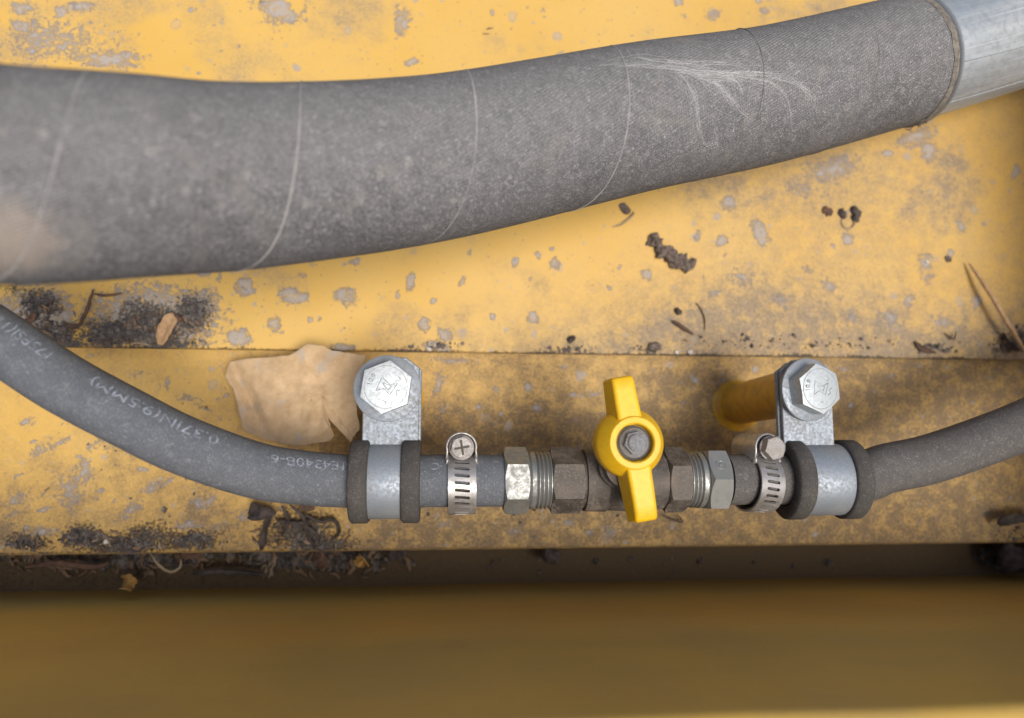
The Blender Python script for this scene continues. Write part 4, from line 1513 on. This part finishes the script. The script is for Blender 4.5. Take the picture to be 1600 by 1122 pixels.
# lower plate
ribbon('withered_leaf', [(388, 806, 4), (400, 799, 7), (418, 799, 8), (428, 806, 7)], 7.0, m_dark, 'black withered leaf below the left hose', 'leaf', 0.4, 0.35, twist=0.8)
ribbon('withered_leaf', [(424, 800, 6), (416, 822, 5), (412, 842, 4), (408, 860, 3)], 3.2, m_dark, 'black shrivelled stalk hanging from the withered leaf', 'leaf', 0.5, 0.3, twist=1.0)
for i, (ctrl, lb) in enumerate([([(440, 790, 6), (450, 812, 6), (440, 838, 4)], 'left one of the dark tendrils below the left hose'), ([(452, 788, 6), (474, 808, 7), (480, 835, 4), (496, 860, 2)], 'longest dark tendril below the left hose'), ([(470, 800, 5), (500, 815, 6), (520, 812, 5), (530, 830, 3), (518, 845, 2)], 'hooked dark tendril left of the clamp foot'), ([(460, 812, 4), (490, 830, 5), (500, 850, 3)], 'short dark tendril over the dark crumbs'), ([(430, 812, 4), (462, 818, 5), (492, 812, 4)], 'level dark tendril crossing the others')]):
    twig('dry_tendril', ctrl, 0.8, m_dark, lb, 'tendril', 6, 'dark tendrils below the left hose')
ribbon('leaf_fragment', [(468, 791, 5), (480, 794, 6), (492, 793, 5)], 2.2, m_bark, 'reddish leaf fragment just below the left hose by the clamp', 'leaf')
twig('bent_twig', [(1036, 805, 2), (1052, 812, 4), (1066, 816, 3), (1058, 803, 3)], 0.4, m_dark, 'thin dark hooked stem right of the handle tip', 'twig')
lump('grit_speck', [(164, 847, 2), (167, 847, 2)], 0.8, m_white, 'white speck in black soil at the lower left', 'grit')
ribbon('withered_leaf', [(1560, 820, 5), (1575, 812, 9), (1600, 808, 10), (1625, 806, 8)], 5.0, m_dark, 'dark withered leaf at the right edge beyond the hose', 'leaf', 0.5, 0.3)
lump('soil_crumb', [(1575, 868, -8), (1600, 872, -8)], 5.5, m_dark, 'large dark clod in the channel at the right edge', 'soil crumb')

# channel in front of the plate
ribbon('amber_leaf', [(192, 905, -8), (200, 912, -3), (212, 914, -5)], 6.0, m_amber, 'amber leaf scrap in the channel at the lower left', 'leaf', 0.4, 0.4)
ribbon('amber_leaf', [(556, 872, -4), (566, 878, 0), (570, 884, -3)], 5.0, m_amber, 'amber leaf scrap in the channel below the left clamp', 'leaf', 0.4, 0.4)
ribbon('amber_leaf', [(494, 860, -6), (500, 875, -3), (502, 888, -6)], 5.0, m_bark, 'brown leaf scrap in the channel below the dark tendrils', 'leaf', 0.4, 0.3)
ribbon('bark_strip', [(282, 868, -7), (300, 866, -5), (318, 867, -6)], 3.5, m_bark, 'reddish bark chip in the channel below the left hose', 'bark')
twig('grass_stem', [(234, 862, -6), (246, 880, -3), (264, 893, -5), (280, 888, -5), (284, 874, -6)], 0.6, m_straw, 'looped pale stem in the channel at the lower left', 'grass stem')
twig('bent_twig', [(40, 886, -9), (90, 880, -6), (140, 886, -6), (170, 880, -8)], 1.3, m_bark, 'long brown root lying in the channel at the far left', 'twig')
twig('bent_twig', [(300, 897, -9), (350, 893, -7), (420, 898, -9)], 1.2, m_dark, 'dark root lying in the channel below the tendrils', 'twig')
lump('soil_crumb', [(612, 868, -7), (628, 862, -6)], 2.8, m_dark, 'dark clod in the channel below the left clamp', 'soil crumb')
lump('soil_crumb', [(855, 867, -8), (868, 870, -8)], 3.0, m_dark, 'dark round clod in the channel below the valve', 'soil crumb')

# loose soil nobody could count
rng = np.random.default_rng(3)
V_, F_ = [], []


def crumbs(px, py, rx, ry, z, n, r0, r1):
    global V_, F_
    for _ in range(n):
        a = rng.uniform(0, 2*PI); q = math.sqrt(rng.uniform(0, 1))*rng.uniform(0.5, 1)
        x, y = px+rx*q*math.cos(a), py+ry*q*math.sin(a)
        p = at(x, y, z)
        if z == ZU and p.y < Y_STEP+0.6: continue
        if z == 0 and p.y < Y_EDGE+0.3: continue
        r = rng.uniform(r0, r1)*(0.5+rng.random()**3*1.4)
        p.z += r*0.4
        R3 = rng.normal(size=3)
        b = len(V_)
        ax = [Vector((1, 0, 0)), Vector((-1, 0, 0)), Vector((0, 1, 0)), Vector((0, -1, 0)), Vector((0, 0, 1)), Vector((0, 0, -1))]
        from mathutils import Euler
        E = Euler((R3[0]*3, R3[1]*3, R3[2]*3)).to_matrix()
        for v in ax:
            V_.append(p+(E @ v)*(r*rng.uniform(0.6, 1.3)))
        F_ += [(b, b+2, b+4), (b+2, b+1, b+4), (b+1, b+3, b+4), (b+3, b, b+4), (b+2, b, b+5), (b+1, b+2, b+5), (b+3, b+1, b+5), (b, b+3, b+5)]


for row in [(235, 510, 62, 34, 420), (300, 488, 30, 28, 220), (180, 522, 55, 20, 260), (85, 525, 45, 22, 260), (60, 480, 34, 22, 140), (1585, 530, 40, 24, 120), (1460, 546, 40, 8, 60), (1010, 545, 40, 8, 40), (690, 540, 60, 8, 50), (885, 545, 60, 6, 40), (1250, 535, 220, 16, 90)]:
    crumbs(row[0], row[1], row[2], row[3], ZU, int(row[4]*1.1), 0.22, 0.8)
for row in [(130, 842, 40, 18, 220), (200, 850, 60, 14, 220), (40, 852, 40, 12, 90), (300, 845, 60, 16, 160), (470, 832, 60, 30, 240), (500, 850, 60, 14, 160), (1580, 840, 40, 20, 60), (800, 780, 500, 70, 110), (250, 720, 240, 110, 70)]:
    crumbs(row[0], row[1], row[2], row[3], 0, int(row[4]*1.0), 0.22, 0.85)
for row in [(180, 868, 190, 22, 600), (480, 872, 150, 20, 420), (900, 880, 500, 22, 40), (1570, 872, 60, 20, 120)]:
    crumbs(row[0], row[1], row[2], row[3], ZG, row[4], 0.6, 1.9)
o = mesh_obj('loose_soil', V_, F_, m_soil, None, smooth=False)
tag(o, 'loose dark soil crumbs scattered over the yellow plates', 'soil', kind='stuff')

m_litter = simple('plant_litter', (0.26, 0.17, 0.105), (0.07, 0.05, 0.04), 0.12, 0.9, 0.2, (0.40, 0.32, 0.22))
V_, F_ = [], []
lr = random.Random(77)


def litter(px, py, rx, ry, z, n, l0, l1):
    global V_, F_
    for _ in range(n):
        a = lr.uniform(0, 2*PI); q = math.sqrt(lr.random())
        p = at(px+rx*q*math.cos(a), py+ry*q*math.sin(a), z)
        if z == ZU and p.y < Y_STEP+1.0: continue
        if z == 0 and p.y < Y_EDGE+1.0: continue
        L_ = lr.uniform(l0, l1); W_ = L_*lr.uniform(0.08, 0.45)
        t = lr.uniform(0, 2*PI); d = Vector((math.cos(t), math.sin(t), lr.uniform(-.15, .35))).normalized()
        sd = d.cross(Vector((lr.uniform(-.6, .6), lr.uniform(-.6, .6), 1))).normalized(); up_ = sd.cross(d)
        cv = lr.uniform(-.3, .5)*L_
        p.z += 0.35+0.25*L_*abs(d.z)+lr.uniform(0, 0.8)
        b = len(V_)
        for i in range(5):
            u = i/4*2-1
            w_ = W_*(1-0.7*u*u)*lr.uniform(.7, 1.2)
            c_ = p+d*(u*L_/2)+up_*(cv*(1-u*u)*.4)+sd*(lr.uniform(-.1, .1)*L_)
            V_ += [c_-sd*w_/2, c_+up_*w_*.18, c_+sd*w_/2]
        for i in range(4):
            for j in range(2):
                o_ = b+i*3+j
                F_.append((o_, o_+1, o_+4, o_+3))


for row in [(230, 512, 85, 34, ZU, 70, 1.2, 4.5), (75, 505, 55, 36, ZU, 40, 1.2, 4.5), (1580, 535, 40, 20, ZU, 16, 1, 3.5), (1250, 535, 260, 14, ZU, 16, .8, 2.2),
            (180, 845, 150, 16, 0, 60, 1.2, 4.5), (470, 835, 80, 30, 0, 40, 1.2, 4.5), (300, 780, 260, 60, 0, 12, .8, 2.5),
            (180, 876, 190, 22, ZG+1.5, 90, 2, 7), (500, 880, 150, 20, ZG+1.5, 60, 2, 7), (1580, 872, 50, 18, ZG+1.5, 18, 2, 6)]:
    litter(*row)
o = mesh_obj('plant_litter', V_, F_, m_litter, None, angle=60)
solid(o, 0.15, 0)
tag(o, 'tiny brown leaf and bark scraps mixed into the soil', 'leaf litter', kind='stuff')

scene.render.resolution_x = 1024
scene.render.resolution_y = 718
